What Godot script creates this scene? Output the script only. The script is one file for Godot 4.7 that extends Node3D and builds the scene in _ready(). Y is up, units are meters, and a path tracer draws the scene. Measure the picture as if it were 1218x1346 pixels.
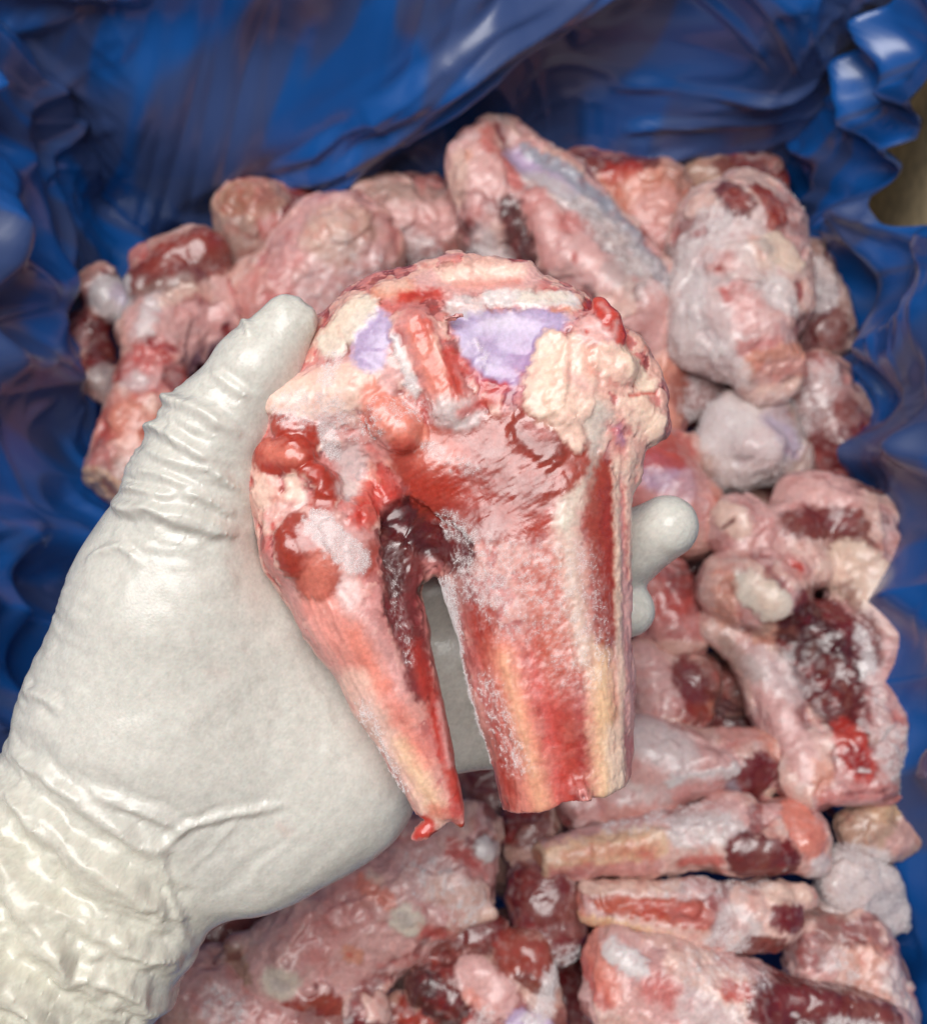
extends Node3D
# A sawn knuckle bone held in a white glove over a carton of frozen bones lined with blue film.
# Camera frame: x right, y up, z towards the lens. Shapes are written in units of one photograph pixel at the
# object's own distance and turned into metres when they are committed.

const TILT := 18.0
const HALF := 0.48773          # tangent of half the vertical field of view
const HELD_DEPTH := 0.300      # metres from lens to the held bone
const PILE_DROP := 0.475       # metres from lens straight down to the top of the heap

var cam_at := Transform3D()
var palette := {}
var mats := {}
var jobs: Array = []
var turn_lock := Mutex.new()
var next_job := 0


class Sculpt:
	# a smooth union of tapered, flattened capsules, meshed by surface nets, divided once, pushed out and painted by strokes
	var title := ""
	var label := ""
	var category := ""
	var group := ""
	var held := false
	var cell := 7.0
	var div := 1
	var seed_no := 1
	var base_color := Color(1, 1, 1)
	var base_part := "bone"
	var lump := 3.0
	var lump_size := 40.0
	var grain := 0.8
	var layer := 0.0
	var layer_size := 60.0
	var vein := 0.0
	var soft_scale := 1.0
	var cap_ring := "bonec"
	var cap_in := "marrow"
	var fleck := 0.0
	var blush := 0.0
	var ice_tint := 0.72
	var layer_octaves := 4
	var calm := {"cartilage": 0.12, "muscle": 0.2, "gristle": 0.3, "meat": 0.55, "tendon": 0.5, "thick_shaft": 0.3, "thin_shaft": 0.25, "membrane": 0.5, "fat": 0.45, "sinew": 0.4, "tissue_scrap": 0.2, "tissue_strip": 0.2, "tissue_end": 0.2}
	var mottle := 0.5
	var warp := 7.0
	var frosty := 0.0
	var crystals := 0
	var crystal_size := 2.0
	var smooth_passes := 2
	var after_passes := 0
	var z_front := 0.0
	var shift := Vector3.ZERO
	var turn_z := 0.0
	var unit := 0.0
	var center := Vector2.ZERO
	var ref_depth := 0.0
	var anchor := Vector3.ZERO
	var pal := {}
	var paint_scale := 1.0
	# primitives
	var A := PackedVector3Array()
	var B := PackedVector3Array()
	var RA := PackedFloat32Array()
	var RB := PackedFloat32Array()
	var K := PackedFloat32Array()
	var F := PackedFloat32Array()
	var OP := PackedInt32Array()
	var caps: Array = []
	var strokes: Array = []
	var folds: Array = []
	# results
	var V := PackedVector3Array()
	var N := PackedVector3Array()
	var C := PackedColorArray()
	var T := PackedInt32Array()
	var FR := PackedFloat32Array()
	var PART := PackedInt32Array()
	var part_names: Array = []
	var crystal_at: Array = []
	var layer_color := "fat"
	var n_big: FastNoiseLite
	var n_mid: FastNoiseLite
	var n_fine: FastNoiseLite
	var n_patch: FastNoiseLite
	var n_unit: FastNoiseLite
	var n_layer: FastNoiseLite

	static func pile_depth(py: float, up: float) -> float:
		var ty := (673.0 - py) / 673.0 * HALF
		return (PILE_DROP - up) / (cos(deg_to_rad(TILT)) - ty * sin(deg_to_rad(TILT)))

	func setup(cx: float, cy: float, h: float) -> void:
		center = Vector2(cx, cy)
		ref_depth = HELD_DEPTH - h if held else pile_depth(cy, h)
		unit = ref_depth * HALF / 673.0
		anchor = Vector3((cx - 609.0), (673.0 - cy), -673.0 / HALF)
		n_big = noise(1.0 / lump_size, 2)
		n_mid = noise(1.0 / 13.0, 2)
		n_fine = noise(1.0 / 5.0, 2)
		n_patch = noise(1.0 / 55.0, 3)
		n_unit = noise(1.0, 1)

	func noise(freq: float, oct: int) -> FastNoiseLite:
		var n := FastNoiseLite.new()
		n.noise_type = FastNoiseLite.TYPE_SIMPLEX_SMOOTH
		n.seed = seed_no * 17 + oct
		n.frequency = freq
		n.fractal_octaves = oct
		n.fractal_type = FastNoiseLite.FRACTAL_FBM if oct > 1 else FastNoiseLite.FRACTAL_NONE
		return n

	# a photograph position and a height (in units) to the object's frame
	func pt(px: float, py: float, z: float) -> Vector3:
		var d := HELD_DEPTH - z * unit if held else pile_depth(py, z * unit)
		d /= unit
		return Vector3((px - 609.0) / 673.0 * HALF * d, (673.0 - py) / 673.0 * HALF * d, -d) - anchor

	func shape(text: String) -> void:
		for line in text.split("\n", false):
			var w := line.strip_edges().split(" ", false)
			if w.size() < 5:
				continue
			var v := []
			for i in range(1, w.size()):
				v.append(w[i].to_float())
			if w[0] == "|":
				A.append(pt(v[0], v[1], v[2]))
				B.append(Vector3(v[3], -v[4], v[5]).normalized())
				RA.append(0)
				RB.append(0)
				K.append(4.0)
				F.append(1.0)
				OP.append(2)
				if v.size() > 7:
					caps.append([A.size() - 1, v[6], v[7]])
				continue
			var two: bool = v.size() >= 8
			A.append(pt(v[0], v[1], v[2]))
			B.append(pt(v[4], v[5], v[6]) if two else pt(v[0], v[1], v[2]) + Vector3(0.01, 0, 0))
			RA.append(v[3])
			RB.append(v[7] if two else v[3])
			var at: int = 8 if two else 4
			K.append(v[at] if v.size() > at else 20.0)
			F.append(v[at + 1] if v.size() > at + 1 else 1.0)
			OP.append(1 if w[0] == "-" else 0)

	func paint(text: String) -> void:
		for line in text.split("\n", false):
			var w := line.strip_edges().split(" ", false)
			if w.size() < 4:
				continue
			var part := ""
			var name: String = w[0]
			if name.contains("@"):
				part = name.get_slice("@", 1)
				name = name.get_slice("@", 0)
			var v := []
			for i in range(1, w.size()):
				v.append(w[i].to_float())
			# x1 y1 r1 x2 y2 r2 soft strength push
			while v.size() < 6:
				v.append_array([v[0], v[1], v[2]])
			var soft: float = (v[6] if v.size() > 6 else 8.0) * soft_scale
			var strength: float = v[7] if v.size() > 7 else 0.9
			var push: float = v[8] if v.size() > 8 else 0.0
			var zmin: float = v[9] if v.size() > 9 else -9999.0
			var a := Vector2(v[0], v[1])
			var b := Vector2(v[3], v[4])
			if part != "" and not part_names.has(part):
				part_names.append(part)
			var reach: float = maxf(v[2], v[5]) + soft + warp * 2.0
			var angle: float = deg_to_rad(v[10]) if v.size() > 10 else 0.0
			var wave: float = v[11] if v.size() > 11 else 14.0
			strokes.append([a, b - a, maxf((b - a).length_squared(), 0.01), v[2], v[5], soft, strength, push, pal[name] if pal.has(name) else Color(1, 0, 1), 1 if name == "frost" or name == "fur" else 0, part_names.find(part) + 1 if part != "" else -1, Rect2(Vector2(minf(a.x, b.x), minf(a.y, b.y)), (b - a).abs()).grow(reach), 2 if name == "fur" else 1, zmin, name == "push", name == "ripple", Vector2(cos(angle) / (wave * 9.0), sin(angle) / (wave * 9.0)), Vector2(-sin(angle) / wave, cos(angle) / wave), calm.get(part.get_slice("_0", 0), 1.0) if part != "" else -1.0])

	# polylines whose line is pushed out (or in) as a crease: x y x y ... then width and height, from a text
	func crease(text: String) -> void:
		for line in text.split("\n", false):
			var w := line.strip_edges().split(" ", false)
			if w.size() < 6:
				continue
			var width := w[0].to_float()
			var high := w[1].to_float()
			var pts := PackedVector2Array()
			var i := 2
			while i + 1 < w.size():
				pts.append(Vector2(w[i].to_float(), w[i + 1].to_float()))
				i += 2
			# round the corners
			var fine := PackedVector2Array([pts[0]])
			for k in pts.size() - 1:
				var p0 := pts[maxi(k - 1, 0)]
				var p3 := pts[mini(k + 2, pts.size() - 1)]
				for s in range(1, 9):
					fine.append(pts[k].cubic_interpolate(pts[k + 1], p0, p3, s / 8.0))
			var box := Rect2(fine[0], Vector2.ZERO)
			for p in fine:
				box = box.expand(p)
			folds.append([fine, width, high, box.grow(width * 4.5)])

	func prim(i: int, p: Vector3) -> float:
		var a := A[i]
		if OP[i] == 2:
			return (p - a).dot(B[i])
		var f := F[i]
		var pa := p - a
		var ba := B[i] - a
		if f != 1.0:
			pa.z *= f
			ba.z *= f
		var h := clampf(pa.dot(ba) / ba.length_squared(), 0.0, 1.0)
		return (pa - ba * h).length() - lerpf(RA[i], RB[i], h)

	func field(p: Vector3, list: PackedInt32Array) -> float:
		var d := 1e6
		for i in list:
			var e := prim(i, p)
			var k := K[i]
			var op := OP[i]
			if op == 0:
				var h := maxf(k - absf(d - e), 0.0)
				d = minf(d, e) - h * h / (4.0 * k)
			else:
				if op == 1:
					e = -e
				var h := maxf(k - absf(d - e), 0.0)
				d = maxf(d, e) + h * h / (4.0 * k)
		return d

	func build() -> void:
		n_layer = noise(1.0 / layer_size, layer_octaves)
		n_big = noise(1.0 / lump_size, 2)
		mesh_field()
		for k in div:
			divide()
		for k in smooth_passes:
			relax()
		normals()
		color_and_push()
		for k in after_passes:
			relax()
		normals()
		if crystals > 0:
			scatter()
		# to metres
		for i in V.size():
			V[i] = V[i] * unit

	func mesh_field() -> void:
		var lo := Vector3(1e9, 1e9, 1e9)
		var hi := -lo
		var fmax := 1.0
		for i in A.size():
			if OP[i] != 0:
				continue
			var r := maxf(RA[i], RB[i])
			var rv := Vector3(r, r, r / F[i]) * 1.1 + Vector3.ONE * (cell * 2.0 + K[i] * 0.15)
			lo = lo.min(A[i] - rv).min(B[i] - rv)
			hi = hi.max(A[i] + rv).max(B[i] + rv)
			fmax = maxf(fmax, F[i])
		var nb := Vector3i(((hi - lo) / (cell * 8.0)).ceil())
		var nx := nb.x * 8
		var ny := nb.y * 8
		var nz := nb.z * 8
		var val := PackedFloat32Array()
		val.resize(nx * ny * nz)
		var half_diag := cell * 8.0 * 0.8661
		var active: Array[Vector3i] = []
		var all := PackedInt32Array(range(A.size()))
		var sx := 1
		var sy := nx
		var sz := nx * ny
		for bz in nb.z:
			for by in nb.y:
				for bx in nb.x:
					var c := lo + Vector3(bx * 8 + 3.5, by * 8 + 3.5, bz * 8 + 3.5) * cell
					var d := field(c, all)
					var o := bx * 8 + (by * 8) * sy + (bz * 8) * sz
					if absf(d) > half_diag * fmax * 1.15 + cell:
						for z in 8:
							for y in 8:
								var q := o + y * sy + z * sz
								for x in 8:
									val[q + x] = d
						continue
					var list := PackedInt32Array()
					for i in all:
						if OP[i] == 0:
							if prim(i, c) - d < 2.2 * half_diag * fmax + K[i]:
								list.append(i)
						elif OP[i] == 1:
							if prim(i, c) < 1.2 * half_diag * fmax + K[i] + absf(d):
								list.append(i)
						else:
							list.append(i)
					active.append(Vector3i(bx, by, bz))
					for z in 8:
						for y in 8:
							var q := o + y * sy + z * sz
							var p := lo + Vector3(bx * 8, by * 8 + y, bz * 8 + z) * cell
							for x in 8:
								val[q + x] = field(p, list)
								p.x += cell
		var vid := PackedInt32Array()
		vid.resize(val.size())
		vid.fill(-1)
		var cells := PackedInt32Array()
		for b in active:
			for z in range(b.z * 8, mini(b.z * 8 + 8, nz - 1)):
				for y in range(b.y * 8, mini(b.y * 8 + 8, ny - 1)):
					for x in range(b.x * 8, mini(b.x * 8 + 8, nx - 1)):
						var q := x + y * sy + z * sz
						var a0 := val[q]
						var a1 := val[q + 1]
						var a2 := val[q + sy]
						var a3 := val[q + sy + 1]
						var a4 := val[q + sz]
						var a5 := val[q + sz + 1]
						var a6 := val[q + sz + sy]
						var a7 := val[q + sz + sy + 1]
						var m := int(a0 < 0) + int(a1 < 0) + int(a2 < 0) + int(a3 < 0) + int(a4 < 0) + int(a5 < 0) + int(a6 < 0) + int(a7 < 0)
						if m == 0 or m == 8:
							continue
						var s := Vector3.ZERO
						var n := 0
						if (a0 < 0) != (a1 < 0): s += Vector3(a0 / (a0 - a1), 0, 0); n += 1
						if (a2 < 0) != (a3 < 0): s += Vector3(a2 / (a2 - a3), 1, 0); n += 1
						if (a4 < 0) != (a5 < 0): s += Vector3(a4 / (a4 - a5), 0, 1); n += 1
						if (a6 < 0) != (a7 < 0): s += Vector3(a6 / (a6 - a7), 1, 1); n += 1
						if (a0 < 0) != (a2 < 0): s += Vector3(0, a0 / (a0 - a2), 0); n += 1
						if (a1 < 0) != (a3 < 0): s += Vector3(1, a1 / (a1 - a3), 0); n += 1
						if (a4 < 0) != (a6 < 0): s += Vector3(0, a4 / (a4 - a6), 1); n += 1
						if (a5 < 0) != (a7 < 0): s += Vector3(1, a5 / (a5 - a7), 1); n += 1
						if (a0 < 0) != (a4 < 0): s += Vector3(0, 0, a0 / (a0 - a4)); n += 1
						if (a1 < 0) != (a5 < 0): s += Vector3(1, 0, a1 / (a1 - a5)); n += 1
						if (a2 < 0) != (a6 < 0): s += Vector3(0, 1, a2 / (a2 - a6)); n += 1
						if (a3 < 0) != (a7 < 0): s += Vector3(1, 1, a3 / (a3 - a7)); n += 1
						vid[q] = V.size()
						cells.append(q)
						V.append(lo + (Vector3(x, y, z) + s / n) * cell)
		for q in cells:
			var a := val[q] < 0
			if a != (val[q + 1] < 0):
				quad(vid[q - sy - sz], vid[q - sz], vid[q], vid[q - sy], a)
			if a != (val[q + sy] < 0):
				quad(vid[q - sz - 1], vid[q - 1], vid[q], vid[q - sz], a)
			if a != (val[q + sz] < 0):
				quad(vid[q - 1 - sy], vid[q - sy], vid[q], vid[q - 1], a)

	func quad(a: int, b: int, c: int, d: int, inside: bool) -> void:
		if a < 0 or b < 0 or c < 0 or d < 0:
			return
		if inside:
			T.append_array(PackedInt32Array([a, c, b, a, d, c]))
		else:
			T.append_array(PackedInt32Array([a, b, c, a, c, d]))

	func divide() -> void:
		var mid := {}
		var t2 := PackedInt32Array()
		t2.resize(T.size() * 4)
		var w := 0
		var big := 1 << 24
		for i in range(0, T.size(), 3):
			var a := T[i]
			var b := T[i + 1]
			var c := T[i + 2]
			var ab: int = mid.get(mini(a, b) * big + maxi(a, b), -1)
			if ab < 0:
				ab = V.size()
				mid[mini(a, b) * big + maxi(a, b)] = ab
				V.append((V[a] + V[b]) * 0.5)
			var bc: int = mid.get(mini(b, c) * big + maxi(b, c), -1)
			if bc < 0:
				bc = V.size()
				mid[mini(b, c) * big + maxi(b, c)] = bc
				V.append((V[b] + V[c]) * 0.5)
			var ca: int = mid.get(mini(c, a) * big + maxi(c, a), -1)
			if ca < 0:
				ca = V.size()
				mid[mini(c, a) * big + maxi(c, a)] = ca
				V.append((V[c] + V[a]) * 0.5)
			t2[w] = a; t2[w + 1] = ab; t2[w + 2] = ca
			t2[w + 3] = ab; t2[w + 4] = b; t2[w + 5] = bc
			t2[w + 6] = ca; t2[w + 7] = bc; t2[w + 8] = c
			t2[w + 9] = ab; t2[w + 10] = bc; t2[w + 11] = ca
			w += 12
		T = t2

	func relax() -> void:
		var s := PackedVector3Array()
		s.resize(V.size())
		var n := PackedFloat32Array()
		n.resize(V.size())
		for i in range(0, T.size(), 3):
			var a := T[i]
			var b := T[i + 1]
			var c := T[i + 2]
			s[a] += V[b] + V[c]
			s[b] += V[c] + V[a]
			s[c] += V[a] + V[b]
			n[a] += 2.0
			n[b] += 2.0
			n[c] += 2.0
		for i in V.size():
			if n[i] > 0.0:
				V[i] = V[i].lerp(s[i] / n[i], 0.6)

	func normals() -> void:
		N = PackedVector3Array()
		N.resize(V.size())
		for i in range(0, T.size(), 3):
			var a := T[i]
			var b := T[i + 1]
			var c := T[i + 2]
			var f := (V[c] - V[a]).cross(V[b] - V[a])
			N[a] += f
			N[b] += f
			N[c] += f
		for i in N.size():
			N[i] = N[i].normalized()

	func color_and_push() -> void:
		C.resize(V.size())
		FR.resize(V.size())
		PART.resize(V.size())
		var scale2 := 1.0 - z_front * unit / ref_depth
		var whole := Vector2(center.x - 609.0, center.y - 673.0)
		var white := Color(0.80, 0.70, 0.69)
		var deep: Color = pal["meat"]
		for i in V.size():
			var p := V[i]
			var q := Vector2(609.0 + (p.x + whole.x) / scale2, 673.0 + (whole.y - p.y) / scale2)
			var big := n_big.get_noise_3dv(p)
			var patch := n_patch.get_noise_3dv(p)
			var fine := n_fine.get_noise_3dv(p)
			var mid := n_mid.get_noise_3dv(p)
			var mid2 := n_mid.get_noise_3d(p.x + 311.0, p.y - 57.0, p.z + 93.0)
			var qw := q + Vector2(mid + fine * 0.25, mid2 + fine * 0.2) * warp
			var c := base_color
			if mottle > 0.0:
				c = c.lerp(deep, clampf(patch * 2.4 - 0.15, 0.0, 1.0) * mottle)
				c = c.lerp(white, clampf(-patch * 2.2 - 0.2, 0.0, 1.0) * mottle * 0.8)
			var frost := clampf(frosty + mid * 0.8 + big * 0.5, 0.0, 1.0) * clampf(frosty * 2.0, 0.0, 1.0)
			var rough := 1.0
			var push := 0.0
			var lay := 0.0
			if layer > 0.0:
				# torn sheets of fat and membrane lying over the meat
				var ln := n_layer.get_noise_3dv(p)
				lay = smoothstep(0.02, 0.07, ln)
				var l2 := n_layer.get_noise_3d(p.x * 1.7 + 91.0, p.y * 1.7, p.z * 1.7 - 33.0)
				var lay2 := smoothstep(0.10, 0.15, l2)
				c = c.lerp(pal["fat"], lay * 0.55)
				c = c.lerp(pal["wine"], lay2 * 0.7 * (1.0 - lay))
				lay = lay - 0.5 * lay2 * (1.0 - lay)
			if fleck > 0.0:
				var f1 := n_mid.get_noise_3d(p.x * 0.42 + 17.0, p.y * 0.42, p.z * 0.42) + big * 0.4
				var f2 := n_mid.get_noise_3d(p.x * 0.5, p.y * 0.5 + 71.0, p.z * 0.5) - big * 0.4
				c = c.lerp(pal["meat"], smoothstep(0.16, 0.30, f1) * fleck)
				c = c.lerp(pal["white"], smoothstep(0.16, 0.34, f2) * fleck)
				lay += (smoothstep(0.16, 0.30, f2) - smoothstep(0.16, 0.30, f1)) * 0.25
			if vein > 0.0:
				var vn := absf(n_patch.get_noise_3d(p.x * 1.6 - 70.0, p.y * 1.6, p.z * 1.6 + 20.0))
				c = c.lerp(pal["red"], vein * smoothstep(0.035, 0.0, vn) * clampf(0.5 + mid * 1.5, 0.0, 1.0))
			var part := 0
			for s in strokes:
				var box: Rect2 = s[11]
				if not box.has_point(q) or N[i].z < -0.35:
					continue
				if p.z < s[13]:
					continue
				var ba: Vector2 = s[1]
				var pa: Vector2 = q + (qw - q) * clampf(s[3] / 9.0, 0.25, 1.0) - s[0]
				var h := clampf(pa.dot(ba) / s[2], 0.0, 1.0)
				var d: float = (pa - ba * h).length() - lerpf(s[3], s[4], h)
				var soft: float = s[5]
				if d > soft:
					continue
				var w: float = clampf(0.5 - d / (2.0 * soft), 0.0, 1.0)
				w = w * w * (3.0 - 2.0 * w)
				if s[15]:
					var rip := n_unit.get_noise_3d(s[16].dot(q), s[17].dot(q) + big * 0.3, p.z * 0.002)
					push += s[7] * w * (0.8 - 2.4 * sqrt(rip * rip + 0.004))
					c *= 1.0 + rip * w * s[6] * 0.5
					continue
				push += s[7] * w
				if s[18] >= 0.0:
					rough = lerpf(rough, s[18], w)
				if s[14]:
					continue
				w *= s[6]
				if s[9] == 1:
					var ice: float = clampf(w * 1.25 + (mid + fine) * 0.5 * minf(w * 3.0, 1.0) - 0.15, 0.0, 1.0)
					frost = maxf(frost, ice * s[12])
				else:
					c = c.lerp(s[8], w)
					frost *= 1.0 - w * 0.6
					if s[10] >= 0 and w > 0.45:
						part = s[10]
			push += (big * lump + mid * grain + fine * grain * 0.5 + lay * layer) * rough
			for k in caps:
				var ci: int = k[0]
				var off := (p - A[ci]).dot(B[ci])
				if absf(off) < cell * 0.45 + 1.5:
					var r := (p - A[ci]).length() + mid * 3.0
					if r < k[1] * 1.35:
						var ring: Color = pal[cap_ring]
						var inside: Color = pal[cap_in]
						var t := smoothstep(k[2] - 4.0, k[2] + 4.0, r)
						c = inside.lerp(ring, t).lerp(deep, smoothstep(k[1] - 4.0, k[1] + 5.0, r))
						push -= (1.0 - t) * 2.5
			for f in folds:
				var fb: Rect2 = f[3]
				if not fb.has_point(q) or N[i].z < -0.2:
					continue
				var line: PackedVector2Array = f[0]
				var best := 1e9
				var along := 0.0
				for k in line.size() - 1:
					var ba := line[k + 1] - line[k]
					var pa: Vector2 = q + Vector2(patch, big) * (float(f[1]) * 0.5) - line[k]
					var h := clampf(pa.dot(ba) / maxf(ba.length_squared(), 0.01), 0.0, 1.0)
					var d := (pa - ba * h).length()
					if d < absf(best):
						best = d * (1.0 if ba.cross(pa) > 0.0 else -1.0)
						along = (k + h) / (line.size() - 1.0)
				var wd: float = f[1] * (1.0 + patch * 0.6)
				var fade := minf(minf(along, 1.0 - along) * 5.0, 1.0)
				# a rounded ridge between two shallow troughs
				var t := absf(best) / wd
				var prof := exp(-t * t * 1.4) - 0.28 * exp(-(t - 2.0) * (t - 2.0) * 1.6)
				push += prof * fade * f[2]
			if blush > 0.0:
				var bl := n_mid.get_noise_3d(p.x * 0.45 - 9.0, p.y * 0.45 + 33.0, p.z * 0.45) + patch * 0.4 + fine * 0.15
				c = c.lerp(pal["red"], smoothstep(0.12, 0.62, bl) * blush * rough)
				c = c.lerp(pal["orange"], smoothstep(0.10, 0.60, -bl) * blush * 0.5 * rough)
			if fleck > 0.0:
				var f3 := n_mid.get_noise_3d(p.x * 0.9 + 5.0, p.y * 0.9 - 40.0, p.z * 0.9) + patch * 0.5
				c = c.lerp(pal["white"], smoothstep(0.22, 0.42, f3) * fleck * 0.55)
				c = c.lerp(pal["wine"], smoothstep(0.22, 0.42, -f3) * fleck * 0.55)
			c *= 1.0 + (fine * 0.14 + mid * 0.10) * (0.25 + 0.75 * rough)
			c.r += (mid2 * 0.03) * c.r
			c = c.lerp(white, clampf(frost, 0.0, 1.0) * ice_tint)
			c *= paint_scale
			c.a = 1.0
			C[i] = c
			FR[i] = frost
			PART[i] = part
			push += frost * (fine + 0.3) * 0.7
			V[i] = p + N[i] * push

	func scatter() -> void:
		var total := 0.0
		var run := PackedFloat32Array()
		var count := T.size() / 3
		run.resize(count)
		for t in count:
			var a := T[t * 3]
			var b := T[t * 3 + 1]
			var c := T[t * 3 + 2]
			var w := minf(FR[a], minf(FR[b], FR[c]))
			if w > 0.25 and N[a].z > -0.3:
				total += (V[b] - V[a]).cross(V[c] - V[a]).length() * (w - 0.2)
			run[t] = total
		if total <= 0.0:
			return
		var rng := RandomNumberGenerator.new()
		rng.seed = seed_no * 7919 + 3
		for k in crystals:
			var t := run.bsearch(rng.randf() * total)
			if t >= count:
				continue
			var u := rng.randf()
			var v := rng.randf() * (1.0 - u)
			var a := T[t * 3]
			var b := T[t * 3 + 1]
			var c := T[t * 3 + 2]
			var p := V[a] + (V[b] - V[a]) * u + (V[c] - V[a]) * v
			var n := (N[a] + Vector3(rng.randfn(), rng.randfn(), rng.randfn()) * 0.45).normalized()
			var side := n.cross(Vector3(rng.randfn(), rng.randfn(), rng.randfn())).normalized()
			var s := crystal_size * (0.35 + 0.9 * rng.randf() * rng.randf())
			var long := s * (1.0 + rng.randf())
			if FR[a] > 1.2:
				long = s * (2.0 + 4.0 * rng.randf())
				s *= 0.7
			crystal_at.append(Transform3D(Basis(side * s, n * long, side.cross(n) * s), p + n * long * 0.25))


func srgb(hex: String) -> Color:
	return Color.html(hex).srgb_to_linear()


func make_palette() -> void:
	for line in PALETTE.split("\n", false):
		var w := line.strip_edges().split(" ", false)
		if w.size() == 2:
			palette[w[0]] = srgb(w[1])


const PALETTE := """
meat a03a2c
redmeat ac3626
dark 6a1f22
maroon 4a181c
brown 7c3a34
wine 7a2c30
pink e8b2ad
rose d68883
fat f8d0be
cream fadac4
ivory ecdccb
lav ad97be
lilac c2acce
white e8dcda
orange e2947a
bonec f6cba0
marrow c9604a
red c8382c
blood 97161a
tan c4a08a
taupe a88c82
grey b4a8a6
bluegrey a4a4b0
cutring d8b298
cutcore b07864
smear c89a90
salmon ee8c78
orchid bd88b4
frost ece4e4
cuff d0ccbc
"""


func grain_texture(freq: float, oct: int, lo: float, hi: float, seed_no: int, size: int, kind := FastNoiseLite.TYPE_SIMPLEX_SMOOTH) -> NoiseTexture2D:
	var n := FastNoiseLite.new()
	n.noise_type = kind
	n.seed = seed_no
	n.frequency = freq
	n.fractal_octaves = oct
	var ramp := Gradient.new()
	ramp.offsets = PackedFloat32Array([0.15, 0.85])
	ramp.colors = PackedColorArray([Color(lo, lo, lo), Color(hi, hi, hi)])
	var t := NoiseTexture2D.new()
	t.width = size
	t.height = size
	t.seamless = true
	t.noise = n
	t.color_ramp = ramp
	return t


func soft_tissue(rough_lo: float, rough_hi: float, relief: float, scatter: float, wet: float, seed_no: int) -> StandardMaterial3D:
	var m := StandardMaterial3D.new()
	m.vertex_color_use_as_albedo = true
	m.uv1_triplanar = true
	m.uv1_scale = Vector3.ONE * 34.0
	m.albedo_texture = shared.mottle
	m.roughness = 1.0
	m.roughness_texture = grain_texture(0.012, 4, rough_lo, rough_hi, seed_no, 256)
	m.metallic_specular = 0.5
	m.heightmap_enabled = true
	m.heightmap_texture = shared.bumps
	m.heightmap_scale = relief
	m.subsurf_scatter_enabled = scatter > 0.0
	m.subsurf_scatter_strength = scatter
	if wet > 0.0:
		m.clearcoat_enabled = true
		m.clearcoat = wet
		m.clearcoat_roughness = 0.22
	return m


var shared := {}


func make_materials() -> void:
	shared.mottle = grain_texture(0.03, 5, 0.88, 1.0, 5, 512)
	shared.bumps = grain_texture(0.035, 5, 0.0, 1.0, 9, 512)
	mats.meat = soft_tissue(0.20, 0.48, 0.005, 0.10, 0.7, 21)
	mats.fat = soft_tissue(0.28, 0.55, 0.003, 0.12, 0.35, 22)
	mats.cartilage = soft_tissue(0.24, 0.36, 0.0008, 0.10, 0.2, 23)
	mats.bone = soft_tissue(0.26, 0.56, 0.004, 0.10, 0.4, 24)
	var ice := StandardMaterial3D.new()
	ice.albedo_color = Color(0.97, 0.95, 0.95)
	ice.roughness = 0.28
	ice.metallic_specular = 0.5
	mats.ice = ice
	var g := StandardMaterial3D.new()
	g.vertex_color_use_as_albedo = true
	g.uv1_triplanar = true
	g.uv1_scale = Vector3.ONE * 30.0
	g.roughness = 1.0
	g.roughness_texture = grain_texture(0.01, 4, 0.22, 0.36, 31, 256)
	g.heightmap_enabled = true
	g.heightmap_texture = grain_texture(0.06, 4, 0.0, 1.0, 32, 512)
	g.heightmap_scale = 0.003
	g.subsurf_scatter_enabled = true
	g.subsurf_scatter_strength = 0.08
	mats.glove = g


func material_for(part: String) -> StandardMaterial3D:
	for key in mats:
		if part.contains(key):
			return mats[key]
	if part.contains("muscle") or part.contains("tissue"):
		return mats.meat
	return mats.bone


func sculpture(title: String, label: String, category: String, cx: float, cy: float, h_m: float, held: bool, seed_no: int) -> Sculpt:
	var s := Sculpt.new()
	s.title = title
	s.label = label
	s.category = category
	s.held = held
	s.seed_no = seed_no
	s.pal = palette
	s.setup(cx, cy, h_m)
	jobs.append(s)
	return s


func worker() -> void:
	while true:
		turn_lock.lock()
		var n := next_job
		next_job += 1
		turn_lock.unlock()
		if n >= jobs.size():
			return
		jobs[n].build()


func run_jobs() -> void:
	var threads: Array[Thread] = []
	for k in 4:
		var t := Thread.new()
		t.start(worker)
		threads.append(t)
	for t in threads:
		t.wait_to_finish()
	for s in jobs:
		commit(s)


func numbered(called: String, parent: Node) -> String:
	if not parent.has_node(called):
		return called
	var k := 1
	while parent.has_node("%s_%03d" % [called, k]):
		k += 1
	return "%s_%03d" % [called, k]


func crystal_mesh() -> ArrayMesh:
	if shared.has("crystal"):
		return shared.crystal
	var st := SurfaceTool.new()
	st.begin(Mesh.PRIMITIVE_TRIANGLES)
	var ring: Array[Vector3] = [Vector3(0.5, 0, 0.1), Vector3(-0.15, 0.1, 0.5), Vector3(-0.45, -0.1, -0.35)]
	for k in 3:
		var a := ring[k]
		var b := ring[(k + 1) % 3]
		for v in [a, b, Vector3(0.1, 0.75, 0), b, a, Vector3(-0.05, -0.5, 0)]:
			st.add_vertex(v)
	st.generate_normals()
	shared.crystal = st.commit()
	return shared.crystal


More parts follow.
